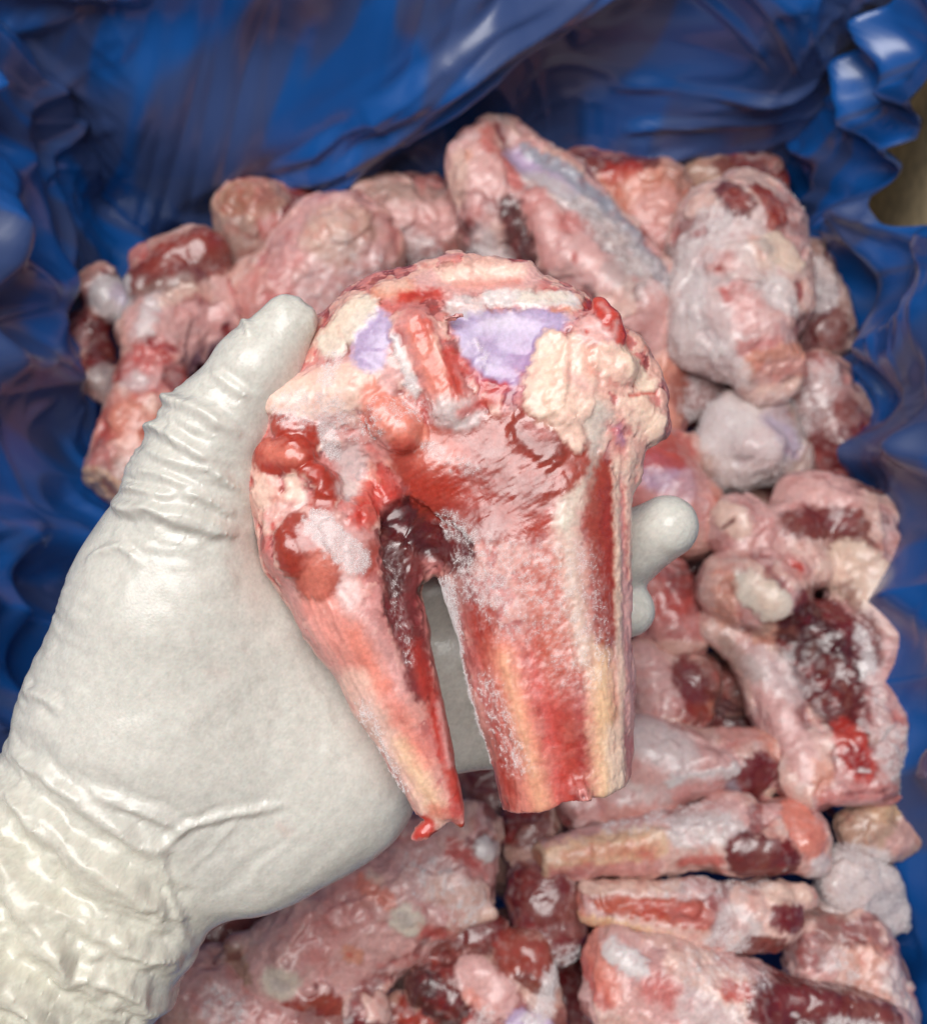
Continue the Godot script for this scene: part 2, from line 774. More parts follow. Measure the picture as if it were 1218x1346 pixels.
func commit(s: Sculpt) -> Node3D:
	var root := Node3D.new()
	root.name = numbered(s.title, self)
	root.set_meta("label", s.label)
	root.set_meta("category", s.category)
	if s.group != "":
		root.set_meta("group", s.group)
	add_child(root)
	root.transform = cam_at * Transform3D(Basis.IDENTITY, s.anchor * s.unit)
	var names: Array = [s.base_part]
	names.append_array(s.part_names)
	for k in names.size():
		var remap := PackedInt32Array()
		remap.resize(s.V.size())
		remap.fill(-1)
		var v := PackedVector3Array()
		var n := PackedVector3Array()
		var c := PackedColorArray()
		var t := PackedInt32Array()
		for i in range(0, s.T.size(), 3):
			var a := s.PART[s.T[i]]
			var b := s.PART[s.T[i + 1]]
			var d := s.PART[s.T[i + 2]]
			var own := b if b == d else a
			if own != k:
				continue
			for j in 3:
				var q := s.T[i + j]
				if remap[q] < 0:
					remap[q] = v.size()
					v.append(s.V[q])
					n.append(s.N[q])
					c.append(s.C[q])
				t.append(remap[q])
		if t.size() == 0:
			continue
		var arrays := []
		arrays.resize(Mesh.ARRAY_MAX)
		arrays[Mesh.ARRAY_VERTEX] = v
		arrays[Mesh.ARRAY_NORMAL] = n
		arrays[Mesh.ARRAY_COLOR] = c
		arrays[Mesh.ARRAY_INDEX] = t
		var mesh := ArrayMesh.new()
		mesh.add_surface_from_arrays(Mesh.PRIMITIVE_TRIANGLES, arrays)
		var mi := MeshInstance3D.new()
		mi.name = names[k]
		mi.mesh = mesh
		mi.material_override = material_for(names[k])
		root.add_child(mi, true)
	if s.crystal_at.size():
		var mm := MultiMesh.new()
		mm.transform_format = MultiMesh.TRANSFORM_3D
		mm.mesh = crystal_mesh()
		mm.instance_count = s.crystal_at.size()
		for i in s.crystal_at.size():
			var x: Transform3D = s.crystal_at[i]
			mm.set_instance_transform(i, Transform3D(x.basis.scaled(Vector3.ONE * s.unit), x.origin * s.unit))
		var mi := MultiMeshInstance3D.new()
		mi.name = "frost"
		mi.multimesh = mm
		mi.material_override = mats.ice
		mi.set_meta("kind", "stuff")
		root.add_child(mi, true)
	return root


func _ready() -> void:
	# camera, looking down into the carton
	var t := deg_to_rad(TILT)
	cam_at = Transform3D(Basis(Vector3(1, 0, 0), Vector3(0, sin(t), -cos(t)), Vector3(0, cos(t), sin(t))), Vector3(0, PILE_DROP + 0.20, 0.0))
	var cam := Camera3D.new()
	cam.name = "camera"
	cam.fov = rad_to_deg(2.0 * atan(HALF))
	cam.near = 0.02
	cam.far = 60.0
	cam.transform = cam_at
	var lens := CameraAttributesPhysical.new()
	lens.frustum_focus_distance = 0.285
	lens.frustum_focal_length = 25.0
	lens.exposure_aperture = 8.0
	cam.attributes = lens
	add_child(cam)
	var env := Environment.new()
	env.background_mode = Environment.BG_COLOR
	env.background_color = Color(0.37, 0.37, 0.38)
	env.tonemap_mode = Environment.TONE_MAPPER_LINEAR
	env.tonemap_exposure = 0.97
	env.sdfgi_enabled = true
	env.ssao_enabled = true
	env.ssil_enabled = true
	var we := WorldEnvironment.new()
	we.name = "environment"
	we.environment = env
	add_child(we)
	make_palette()
	make_materials()
	lamp(Vector3(-0.22, 1.7, -0.10), Vector2(1.3, 0.8), 2.6)
	build_carton()
	build_bag()
	build_held_bone()
	build_hand()
	build_heap()
	run_jobs()


# a ceiling light: a glowing diffuser in a frame, with an area light of its size just below
func lamp(at: Vector3, size: Vector2, energy: float) -> void:
	var root := Node3D.new()
	root.name = "ceiling_light"
	root.set_meta("label", "flat white rectangular ceiling light above the carton")
	root.set_meta("category", "ceiling light")
	add_child(root)
	root.position = at
	var d := MeshInstance3D.new()
	d.name = "diffuser"
	var b := BoxMesh.new()
	b.size = Vector3(size.x, 0.02, size.y)
	d.mesh = b
	var m := StandardMaterial3D.new()
	m.albedo_color = Color(0.9, 0.9, 0.9)
	m.emission_enabled = true
	m.emission = Color(1.0, 0.98, 0.95)
	m.emission_energy_multiplier = 0.8
	d.material_override = m
	root.add_child(d)
	var l := AreaLight3D.new()
	l.name = "light"
	l.area_size = size
	l.light_energy = energy
	l.light_color = Color(1.0, 0.99, 0.985)
	l.area_range = 6.0
	l.shadow_enabled = true
	l.rotation_degrees.x = -90
	l.position.y = -0.02
	root.add_child(l)


func build_held_bone() -> void:
	var s := sculpture("held_bone", "large sawn knuckle bone with two cut shafts held up in the gloved hand", "bone", 600, 720, 0.0, true, 11)
	s.cell = 4.6
	s.base_color = palette.rose
	s.base_part = "knuckle"
	s.mottle = 0.3
	s.lump = 3.0
	s.lump_size = 34.0
	s.grain = 0.55
	s.layer = 1.8
	s.layer_size = 44.0
	s.vein = 0.35
	s.warp = 5.5
	s.z_front = 70.0
	s.ice_tint = 0.5
	s.blush = 0.38
	s.after_passes = 1
	s.crystals = 85000
	s.crystal_size = 0.85
	s.shape("""
+ 425 560 -10 88 520 500 -20 115 40 1.3
+ 540 480 -10 118 690 490 -10 122 40 1.3
+ 745 545 0 108 600 610 -10 110 40 1.3
+ 400 640 10 70 430 700 10 78 30 1.2
+ 515 388 0 24 600 372 4 32 14
+ 600 372 4 32 682 372 10 26 14
+ 445 455 -25 40 485 415 -20 34 16
+ 660 396 40 14 745 400 34 16 10
+ 738 465 50 40 722 530 58 40 34 1.3
+ 790 480 52 34 808 488 58 22 12
+ 770 440 56 24 790 450 56 24 12
+ 812 470 14 34 842 520 14 30 16
+ 836 545 20 36 850 560 22 26 12
+ 848 520 24 22 856 560 16 20 8
+ 815 590 26 24 820 620 20 18 14
+ 702 650 0 116 724 900 5 98 34 1.25
+ 724 900 5 98 748 1110 5 80 20 1.25
+ 760 1034 78 12 764 1046 78 12 8
+ 645 715 10 76 680 900 5 58 30
+ 436 720 15 82 476 800 15 74 26 1.1
+ 474 800 15 73 514 900 15 52 20 1.1
+ 514 900 15 52 606 1110 15 28 20 1.1
+ 530 720 10 32 546 830 5 24 16
+ 544 830 5 18 584 980 5 16 16
+ 800 640 25 20 814 980 5 14 10
+ 372 530 36 22 360 520 36 16 10
+ 400 535 30 30 475 515 46 34 18
+ 365 600 40 24 390 600 56 24 10
+ 380 565 44 18 405 570 50 16 8
+ 415 630 60 20 432 655 56 18 8
+ 392 720 52 40 420 735 50 36 18
+ 550 435 66 22 592 530 66 24 18
+ 505 545 66 22 530 570 66 24 12
+ 545 690 -20 62 570 700 -20 50 20
+ 784 404 62 10 796 424 70 14 6
+ 796 424 70 13 812 446 66 9 8
+ 588 422 92 5 630 416 98 6 4
+ 630 416 98 6 648 396 100 3 4
- 674 448 158 84 666 470 158 78 20
- 640 650 185 76 665 610 170 70 24
- 545 720 110 30 575 745 110 34 16
- 566 775 0 10 586 840 0 16 8 0.15
- 586 840 0 16 606 930 0 18 8 0.15
- 606 930 0 18 640 1080 0 24 8 0.15
| 745 1056 0 0.03 1 0.05 78 40
| 588 1076 0 0.25 0.97 0.05 34 17
+ 578 1072 30 10 556 1088 32 10 6
+ 556 1088 32 10 548 1094 32 7 4
+ 596 1066 30 8 606 1076 30 6 6
""")
	s.paint("""
rose@thin_shaft 450 770 80 590 1090 50 8 .5
rose@thick_shaft 680 780 140 745 1070 110 8 .5
pink 430 780 44 500 900 40 20 .8
salmon 425 790 30 480 880 26 18 .6
white 452 768 12 462 786 10 14 .5
salmon 470 830 12 500 900 12 12 .7
fat 470 900 24 575 1080 18 10 .7
bonec 530 980 12 574 1065 10 14 .7
red 570 1068 10 612 1072 10 8 .6
salmon 505 900 14 560 1000 12 12 .6
dark@muscle 535 690 34 532 800 24 6 .95 -5
maroon 522 700 16 528 820 10 8 .8 -3
wine@muscle 532 800 22 556 910 14 6 .95 -2
red 545 850 8 580 960 10 8 .8
red 575 940 12 604 1050 12 6 .85
pink 575 930 4 590 1010 4 4 .7 2
maroon@muscle 525 680 22 590 722 30 6 .97 -8
dark 600 740 22 570 690 20 10 .7 -3
wine 610 780 20 640 840 16 16 .6
redmeat 630 800 18 672 1060 12 12 .85 -2
salmon 660 850 20 705 1060 20 18 .9
bonec 660 860 6 712 1050 10 16 .6 4
red 700 830 14 750 1060 24 22 .8 -5
ripple 690 800 90 750 1060 90 20 .3 .8 -999 79 8
marrow 720 760 44 740 860 34 14 .75
redmeat 735 880 10 766 1060 16 16 .7
rose 758 1032 12 766 1046 12 4 .9
dark 762 1036 2 763 1037 2 2 .9 -2
blood 758 920 6 765 1000 8 6 .5
bonec 782 850 14 800 1060 18 16 .92 4
cream 800 960 12 812 1060 14 8 .8
meat@muscle 780 620 22 796 830 20 6 .9 1
redmeat 790 620 12 800 760 10 8 .6
ivory@sinew 778 545 18 738 680 15 12 .8 2
grey 790 545 12 760 620 10 8 .45
ivory 738 690 13 762 860 10 14 .7 2
pink@membrane_001 815 610 12 830 960 9 5 .85 2
cream 806 600 5 816 1040 5 4 .75 2
red 818 640 4 826 760 4 5 .6
fat@membrane_001 826 600 10 832 760 7 5 .8 2
meat@muscle 555 600 44 715 600 56 7 .97
redmeat@muscle 590 640 56 680 670 44 8 .95
meat 640 690 24 700 640 30 8 .8
brown 640 620 30 690 640 30 18 .45
salmon 560 590 26 590 600 18 16 .4
dark 590 680 16 640 690 20 16 .4
meat@muscle 715 545 34 690 600 28 7 .9
brown@muscle 690 570 22 718 590 22 9 .6 4
rose 690 562 10 715 572 10 10 .5
frost 640 600 30 690 620 30 30 .16
pink@fat 385 530 40 490 500 36 7 .95 2
fat 380 525 28 470 510 30 7 .9 2
fat@fat 350 518 12 372 535 18 5 .9 2
salmon 495 520 16 490 560 16 6 .8 1
red 500 560 22 545 545 24 9 .7 2
salmon@fat 515 545 22 545 575 20 5 .9 2
salmon 520 575 24 490 580 16 6 .8 2
red 470 590 14 540 590 10 9 .7
pink 435 560 18 500 590 16 8 .6 2
redmeat@muscle 372 560 16 408 572 18 4 .96 2
redmeat@muscle 355 600 22 395 602 24 4 .96 3
redmeat 405 610 12 436 640 15 4 .95 3
redmeat@muscle 436 640 15 428 668 16 4 .95 3
salmon 360 595 12 390 600 10 9 .6
fat@fat 388 632 12 394 655 14 5 .95 2
fat 348 640 16 365 680 22 6 .8 1
pink 370 680 20 400 676 16 6 .7 1
red 365 690 3 366 695 4 3 .8
white@cartilage 462 600 18 458 640 16 10 .7 -3
red 490 645 16 480 680 16 8 .8 2
red 500 620 12 510 650 12 10 .7
pink 440 690 20 470 720 22 8 .8
meat@muscle 378 705 12 388 740 16 4 .95 2
meat@muscle 400 700 26 420 755 32 5 .96 2
salmon 430 740 20 420 770 20 14 .6
meat 490 720 10 484 745 12 6 .85
rose@tendon 545 430 22 592 530 28 7 .92 2
salmon 552 440 14 588 520 18 7 .8 1
red 560 432 8 556 445 9 7 .6
fat 572 450 3 592 520 5 5 .6 2
white@tendon 588 545 20 610 548 22 10 .8 2
red 585 470 8 600 520 9 7 .8 -1
red 605 545 6 645 528 9 7 .7
white@fat 520 450 5 546 515 8 4 .8 3
lav@cartilage 612 430 20 725 424 16 6 .97
push 640 440 60 700 450 50 40 0 -5
lav@cartilage 640 455 36 688 458 32 6 .97
lav@cartilage 648 490 26 664 500 16 6 .97
orchid 694 478 16 670 506 12 30 .55
lilac 640 470 14 650 500 10 26 .7
white 640 425 8 690 422 8 22 .4
lilac 690 425 18 740 425 8 10 .7
lilac@cartilage 490 435 26 488 472 22 5 .95
lav 500 440 16 480 475 12 14 .5
white 600 404 16 625 402 12 6 .7 1
red 595 470 7 632 508 8 7 .7 1
red 640 512 8 664 514 6 5 .85 2
blood 645 506 5 648 508 4 4 .8 1
ivory@fat 438 450 22 480 405 18 6 .95 2
cream 440 430 12 470 400 10 8 .6 2
dark 458 456 2 460 466 2 3 .8 -3
orange@fat 495 385 10 540 384 16 6 .9 2
fat 505 380 8 530 378 8 8 .7
pink@fat 560 374 18 690 362 20 6 .95 2
fat 590 360 14 680 354 10 10 .9 1
salmon 600 376 6 680 370 6 8 .5
red 532 395 8 575 388 8 5 .9 -1
blood 540 394 4 566 390 4 5 .5
white@membrane 642 392 9 748 396 12 5 .92 2
ivory 690 392 10 740 392 8 8 .7
orange 725 409 3 745 409 4 3 .8 -2
fat@fat 722 460 22 712 525 28 4 .97 4
fat@fat 760 460 22 745 530 30 5 .97 3
cream 720 470 16 720 540 22 12 .7
fat@fat 738 560 16 752 582 14 4 .95 4
pink 745 500 6 765 515 8 8 .6
pink@fat 770 438 20 795 448 18 6 .92 3
red 765 440 2 766 442 3 3 .9 -2
salmon 775 470 9 776 490 9 9 .6 -2
fat@fat 795 478 22 812 488 18 5 .95 3
cream@fat 815 462 10 848 508 14 5 .92 2
fat@fat 828 535 20 852 560 24 5 .97 3
cream 840 530 14 860 560 12 9 .7 2
red 822 522 2 862 516 2 3 .85 -3
fat@fat 815 590 16 822 610 14 5 .9 2
rose 808 570 10 812 590 12 8 .8
orchid 808 565 6 812 580 6 6 .5
frost 430 565 14 440 600 10 6 1
ripple 560 640 40 700 640 50 20 .24 .5 -999 -25 5
ripple 440 800 40 560 1050 30 16 .3 1.2 -999 66 8
ripple 560 440 20 592 530 20 10 .3 1.2 -999 68 6
frost 470 560 26 560 540 20 14 .45
frost 390 540 26 440 540 24 12 .6
frost 425 690 20 470 735 20 6 1
frost 445 470 10 435 500 14 10 .7
frost 520 470 8 545 520 10 6 .6
frost 640 480 10 625 455 8 10 .5
frost 560 590 10 575 595 12 8 .7
frost 520 720 8 540 870 8 12 .45
frost 600 735 14 640 770 36 16 .6
frost 650 740 40 750 740 36 26 .45
frost 680 800 50 720 790 50 34 .45
frost 640 900 20 680 1000 20 20 .5
frost 760 860 50 740 760 50 30 .4
fur 600 870 8 636 1010 10 8 .8 2
frost 588 770 12 598 860 12 10 .9
frost 480 930 14 530 1040 10 10 .5
frost 700 660 30 760 660 30 30 .15
frost 600 610 14 625 620 10 12 .5
frost 590 690 20 620 705 14 10 .6
red@tissue_scrap 782 400 13 812 446 12 4 .9
pink 786 404 3 794 416 3 4 .6
pink 806 430 4 800 446 4 4 .7
rose@tissue_strip 588 424 16 648 396 16 4 .95 0 80
red@tissue_end 556 1090 16 548 1096 10 5 .95
""")


func build_hand() -> void:
	var s := sculpture("gloved_hand", "left hand in a white disposable glove with a wrinkled cuff, thumb up, gripping the bone", "hand", 330, 900, -0.01, true, 41)
	s.cell = 6.0
	s.base_color = Color(0.60, 0.58, 0.525)
	s.base_part = "glove"
	s.mottle = 0.0
	s.lump = 1.5
	s.lump_size = 60.0
	s.grain = 0.0
	s.warp = 3.0
	s.z_front = 30.0
	s.smooth_passes = 3
	s.after_passes = 2
	s.cell = 5.6
	s.shape("""
+ 384 426 30 35 345 485 25 50 20
+ 345 485 25 50 287 570 10 66 20
+ 287 570 10 66 262 650 -10 80 20
+ 262 650 -10 80 235 790 -40 124 40 1.1
+ 235 790 -40 124 205 950 -60 158 60 1.4
+ 310 860 -60 120 400 1000 -100 140 60 1.5
+ 205 950 -60 158 330 1080 -90 118 60 1.4
+ 430 1005 -110 125 480 920 -130 110 60 1.6
+ 150 1095 -70 172 60 1190 -70 182 50 1.5
+ 60 1190 -70 182 -110 1350 -60 200 50 1.5
+ 190 1220 -60 70 100 1330 -60 90 40
+ 490 800 -150 62 680 745 -140 52 20
+ 680 745 -140 52 818 722 -95 49 20
+ 818 722 -95 49 872 692 -50 41 16
+ 490 870 -160 58 700 835 -150 48 40
+ 700 835 -150 48 822 800 -100 36 14
+ 480 930 -160 56 690 905 -150 46 40
+ 690 905 -150 46 765 900 -120 38 14
+ 480 985 -150 50 650 965 -150 40 40
+ 650 965 -150 40 715 950 -120 32 14
""")
	s.paint("""
cuff 30 1160 130 -40 1300 200 110 .9
cuff 170 1180 90 60 1340 120 50 .7
smear 330 700 6 350 780 10 24 .25
smear 470 950 10 520 1030 12 30 .22
smear 300 868 4 312 874 5 14 .22
smear 372 1075 4 384 1086 5 8 .3
smear 410 480 6 380 520 8 14 .25
push 400 395 12 408 425 12 8 0 -3
ripple 60 1150 200 -60 1300 200 40 .03 2 -999 28 26
ripple 40 1150 110 -20 1270 170 50 .05 8 -999 44 60
ripple 180 1210 70 130 1320 100 40 .05 6 -999 52 44
ripple 70 1140 140 60 1300 140 50 .03 2.5 -999 38 28
ripple 240 590 70 245 650 80 30 .05 2.5 -999 16 16
ripple 330 1100 70 430 1120 40 40 .03 1.2 -999 -40 30
ripple 300 800 90 380 960 80 50 .02 .8 -999 62 34
ripple 110 800 50 60 950 50 30 .03 1.6 -999 12 24
""")
	s.crease("""
4 -3 372 402 392 392 412 400 420 420
4 3 250 560 262 590 280 620
5 6 268 650 300 660 330 676
4 5 206 620 240 626 290 644
8 9 196 560 230 572 271 590 329 632
6 7 200 590 250 606 300 622 335 650
7 8 214 530 250 536 293 550 340 582
10 11 160 664 200 668 241 674 300 690 328 706
6 7 178 640 220 646 262 655
6 6 135 735 165 722 190 716 222 738
5 5 300 500 330 520 352 536
5 5 330 432 345 446 350 462
12 11 10 975 70 994 139 1030 212 1088 244 1112
8 7 150 1015 230 1050 262 1076
6 5 228 1098 250 1080 270 1066 330 1054 392 1048
5 4 226 1090 236 1140 246 1190 252 1226
7 5 40 900 80 905 114 918
20 20 -40 1070 20 1100 66 1160 100 1210 132 1262
17 13 -20 1016 60 1046 140 1100 200 1154 250 1206
16 12 60 1130 120 1170 190 1220 250 1258
20 18 -40 1190 30 1240 80 1295 110 1360
17 14 130 1235 180 1275 214 1340
""")


const WALL_FAR := -0.345
const WALL_LEFT := -0.200
const WALL_RIGHT := 0.190
const WALL_NEAR := 0.27
const RIM := 0.40


func grid_mesh(nu: int, nv: int, at: Callable, tint: Callable) -> ArrayMesh:
	var v := PackedVector3Array()
	var c := PackedColorArray()
	v.resize((nu + 1) * (nv + 1))
	c.resize(v.size())
	var t := PackedInt32Array()
	for j in nv + 1:
		for i in nu + 1:
			var k := j * (nu + 1) + i
			v[k] = at.call(float(i) / nu, float(j) / nv)
			c[k] = tint.call(float(i) / nu, float(j) / nv)
			if i < nu and j < nv:
				t.append_array(PackedInt32Array([k, k + 1, k + nu + 2, k, k + nu + 2, k + nu + 1]))
	var n := PackedVector3Array()
	n.resize(v.size())
	for i in range(0, t.size(), 3):
		var f := (v[t[i + 2]] - v[t[i]]).cross(v[t[i + 1]] - v[t[i]])
		n[t[i]] += f
		n[t[i + 1]] += f
		n[t[i + 2]] += f
	for i in n.size():
		n[i] = n[i].normalized()
	var arrays := []
	arrays.resize(Mesh.ARRAY_MAX)
	arrays[Mesh.ARRAY_VERTEX] = v
	arrays[Mesh.ARRAY_NORMAL] = n
	arrays[Mesh.ARRAY_COLOR] = c
	arrays[Mesh.ARRAY_INDEX] = t
	var mesh := ArrayMesh.new()
	mesh.add_surface_from_arrays(Mesh.PRIMITIVE_TRIANGLES, arrays)
	return mesh


func piece(called: String, mesh: Mesh, m: Material, parent: Node, at := Vector3.ZERO) -> MeshInstance3D:
	var o := MeshInstance3D.new()
	o.name = called
	o.mesh = mesh
	o.material_override = m
	o.position = at
	parent.add_child(o, true)
	return o


func build_carton() -> void:
	var root := Node3D.new()
	root.name = "cardboard_box"
	root.set_meta("label", "brown cardboard carton behind the blue liner, bare at its upper right corner")
	root.set_meta("category", "box")
	add_child(root)
	var m := StandardMaterial3D.new()
	m.albedo_color = srgb("e2cba2").linear_to_srgb()
	m.uv1_triplanar = true
	m.uv1_scale = Vector3.ONE * 6.0
	m.albedo_texture = grain_texture(0.05, 4, 0.85, 1.0, 71, 256)
	m.roughness = 0.85
	m.heightmap_enabled = true
	m.heightmap_texture = shared.bumps
	m.heightmap_scale = 0.01
	var th := 0.006
	var w := WALL_RIGHT - WALL_LEFT + 0.13
	var cx := (WALL_RIGHT + WALL_LEFT - 0.04) / 2.0
	var cz := (WALL_FAR + WALL_NEAR - 0.105) / 2.0
	var l := WALL_NEAR - WALL_FAR + 0.155
	for d in [["end_panel", Vector3(w + th * 2, RIM, th), Vector3(cx, RIM / 2, WALL_FAR - 0.13 - th / 2)], ["end_panel", Vector3(w + th * 2, RIM, th), Vector3(cx, RIM / 2, WALL_NEAR + 0.025 + th / 2)],
			["side_panel", Vector3(th, RIM, l), Vector3(WALL_LEFT - 0.085 - th / 2, RIM / 2, cz)], ["side_panel", Vector3(th, RIM, l), Vector3(WALL_RIGHT + 0.045 + th / 2, RIM / 2, cz)], ["bottom_panel", Vector3(w, th, l), Vector3(cx, th / 2, cz)]]:
		var b := BoxMesh.new()
		b.size = d[1]
		piece(d[0], b, m, root, d[2])


var film_a: FastNoiseLite
var film_b: FastNoiseLite
var film_c: FastNoiseLite
var film_d: FastNoiseLite


func crumple(u: float, v: float, w: float) -> float:
	# film pulled and slack: flat facets that meet in long bent creases, in metres
	var a := film_a.get_noise_3d(u * 5.0, v * 5.0, w)
	var b := film_a.get_noise_3d(u * 5.0 + 40.0, v * 5.0, w)
	var c := film_b.get_noise_3d(u * 12.0, v * 12.0, w)
	var d := film_b.get_noise_3d(u * 9.0 - 30.0, v * 9.0, w)
	var h := 0.0
	h += 0.0150 * film_a.get_noise_3d(u * 7.0 + a * 0.5, v * 2.5, w + 2.0)
	h += 0.0160 * ridge(u * 6.0 + v * 3.0 + a * 1.5, 1.5) * clampf(0.5 + b * 1.6, 0.0, 1.0)
	h += 0.0130 * ridge(u * 4.0 - v * 7.0 + b * 1.8, 2.5) * clampf(0.45 - a * 1.8, 0.0, 1.0)
	h += 0.0060 * ridge(u * 10.0 + v * 4.0 + b * 2.5 + c * 0.1, 5.0) * clampf(0.2 + d * 2.2, 0.0, 1.0)
	h += 0.0050 * ridge(u * 6.0 - v * 12.0 + a * 2.5 + 0.3, 7.0) * clampf(0.1 + c * 2.2, 0.0, 1.0)
	h += 0.0009 * ridge(u * 38.0 + v * 14.0 + c * 1.6 + a * 3.0, 5.0) * clampf(0.3 + d * 2.5, 0.0, 1.0)
	h += 0.0008 * ridge(u * 20.0 - v * 46.0 + d * 1.6 + b * 3.0, 5.0) * clampf(0.3 - a * 2.5, 0.0, 1.0)
	h += 0.0016 * ridge(u * 21.0 + v * 6.0 + d * 2.0, 9.0) * clampf(0.2 - c * 2.0, 0.0, 1.0)
	return h


func ridge(x: float, sharp: float) -> float:
	return pow(0.5 + 0.5 * cos(x * TAU), sharp)


func pixel_of(p: Vector3) -> Vector2:
	var q := cam_at.affine_inverse() * p
	return Vector2(609.0 + q.x / -q.z / HALF * 673.0, 673.0 - q.y / -q.z / HALF * 673.0)


func seg(p: Vector2, a: Vector2, b: Vector2) -> float:
	var t := clampf((p - a).dot(b - a) / (b - a).length_squared(), 0.0, 1.0)
	return (p - a - (b - a) * t).length()


func build_bag() -> void:
	film_a = FastNoiseLite.new()
	film_a.noise_type = FastNoiseLite.TYPE_SIMPLEX_SMOOTH
	film_a.frequency = 1.0
	film_a.fractal_type = FastNoiseLite.FRACTAL_NONE
	film_a.seed = 3
	film_b = film_a.duplicate()
	film_b.seed = 8
	film_c = FastNoiseLite.new()
	film_c.noise_type = FastNoiseLite.TYPE_CELLULAR
	film_c.cellular_return_type = FastNoiseLite.RETURN_DISTANCE
	film_c.frequency = 1.0
	film_c.seed = 12
	var film := StandardMaterial3D.new()
	film.vertex_color_use_as_albedo = true
	film.uv1_triplanar = true
	film.uv1_scale = Vector3.ONE * 7.0
	film.roughness = 0.25
	film.clearcoat_enabled = true
	film.clearcoat = 0.6
	film.clearcoat_roughness = 0.4
	film.metallic_specular = 0.52
	film.transparency = BaseMaterial3D.TRANSPARENCY_ALPHA
	film.albedo_color = Color(1, 1, 1, 0.97)
	var root := Node3D.new()
	root.name = "plastic_liner"
	root.set_meta("label", "crumpled translucent blue plastic film lining the carton round the bones")
	root.set_meta("category", "plastic bag")
	add_child(root)
	var blue := Color(0.006, 0.07, 0.33)
	var layers := func(p: Vector2, more: float) -> Color:
		# one layer of film lets the carton show; gathered film is a deeper blue
		var n := film_b.get_noise_2d(p.x + 0.25 * film_a.get_noise_2d(p.x * 2.0, p.y * 2.0), p.y * 0.7) + more
		var t := smoothstep(-0.16, 0.12, n)
		return Color(0.040, 0.075, 0.21, 0.90).lerp(Color(0.005, 0.090, 0.34, 0.97), t)
	var bottom := 0.05
	var top := RIM + 0.05
	# far wall: leans back, with one long slanting fold in front
	var far := func(u: float, v: float) -> Vector3:
		var x := lerpf(WALL_LEFT - 0.02, WALL_RIGHT + 0.02, u)
		var y := lerpf(bottom, top, v)
		var z := WALL_FAR - 0.02 - (y - 0.2) * 0.25
		var base := Vector3(x, y, WALL_FAR)
		var q := pixel_of(base)
		var along := (q - Vector2(370, 240)).dot(Vector2(0.89, -0.456))
		var off := (q - Vector2(370, 240)).dot(Vector2(0.456, 0.89))
		var flat := smoothstep(20.0, -30.0, off) * smoothstep(120.0, 200.0, q.x)
		var band := exp(-pow((off - 25.0) / 34.0, 2.0)) * smoothstep(-60.0, 80.0, along)
		var deep := smoothstep(50.0, 90.0, off) * smoothstep(0.0, 100.0, along)
		var corner := exp(-pow((q.x - 1060.0) / 150.0, 2.0) - pow((q.y - 60.0) / 130.0, 2.0))
		z += crumple(x + y * 0.3, y, 1.0) * lerpf(lerpf(0.9, 1.6, corner), 0.06, maxf(flat, band * 0.8) * (1.0 - corner))
		z += band * (0.022 + 0.007 * film_a.get_noise_2d(along * 0.004, off * 0.045)) - deep * 0.012 + flat * 0.010
		z += flat * (0.010 * film_a.get_noise_2d(along * 0.003, off * 0.006) + 0.004 * absf(film_a.get_noise_2d(q.x * 0.013 + q.y * 0.004, q.y * 0.0015 + 5.0)))
		z += 0.03 * exp(-pow((q.x - 1060.0) / 110.0, 2.0) - pow((q.y - 70.0) / 90.0, 2.0))
		return Vector3(x, y, z)
	var far_tint := func(u: float, v: float) -> Color:
		var q := pixel_of(Vector3(lerpf(WALL_LEFT - 0.02, WALL_RIGHT + 0.02, u), lerpf(bottom, top, v), WALL_FAR))
		var off := (q - Vector2(370, 240)).dot(Vector2(0.456, 0.89))
		var flat := smoothstep(20.0, -30.0, off) * smoothstep(60.0, 220.0, q.x)
		return layers.call(Vector2(q.x * 0.006 + q.y * 0.003, q.y * 0.003), lerpf(0.10, -0.22, flat) - 0.5 * smoothstep(60.0, 100.0, off) * smoothstep(300.0, 600.0, q.x))
	piece("far_sheet", grid_mesh(260, 200, far, far_tint), film, root)
	for side in [-1, 1]:
		var wall := func(u: float, v: float) -> Vector3:
			var z := lerpf(WALL_FAR - 0.03, WALL_NEAR, u)
			var edge := top - (0.215 * exp(-pow((z + 0.298) / 0.040, 4.0)) + 0.07 * exp(-pow((z + 0.20) / 0.03, 2.0)) if side > 0 else 0.0)
			var y := lerpf(bottom, edge, v)
			var k := 0.0 if side < 0 else 1.0
			var x := WALL_LEFT if side < 0 else WALL_RIGHT
			var out := crumple(z * 1.0 + y * 0.25, y, 20.0 + k * 10.0) * 0.95 - 0.012
			out += 0.012 * (1.0 - absf(film_a.get_noise_2d(z * 11.0, y * 3.0 + k * 9.0)) * 2.0)
			var lean := (y - 0.2) * (0.20 if side < 0 else 0.08)
			return Vector3(x + side * (lean - out), y, z)
		var tint := func(u: float, v: float) -> Color:
			var z := lerpf(WALL_FAR - 0.03, WALL_NEAR, u)
			return layers.call(Vector2(z * 16.0 + v * 1.5, v * 1.6 + side * 7.0), -0.10 if side < 0 else 0.28)
		piece("side_sheet", grid_mesh(400, 200, wall, tint), film, root)
	var low := func(u: float, v: float) -> Vector3:
		var x := lerpf(WALL_LEFT - 0.01, WALL_RIGHT + 0.01, u)
		var z := lerpf(WALL_NEAR, WALL_FAR - 0.02, v)
		return Vector3(x, bottom + 0.003 + crumple(x, z, 60.0), z)
	piece("bottom_sheet", grid_mesh(90, 130, low, func(_u: float, _v: float) -> Color: return blue), film, root)


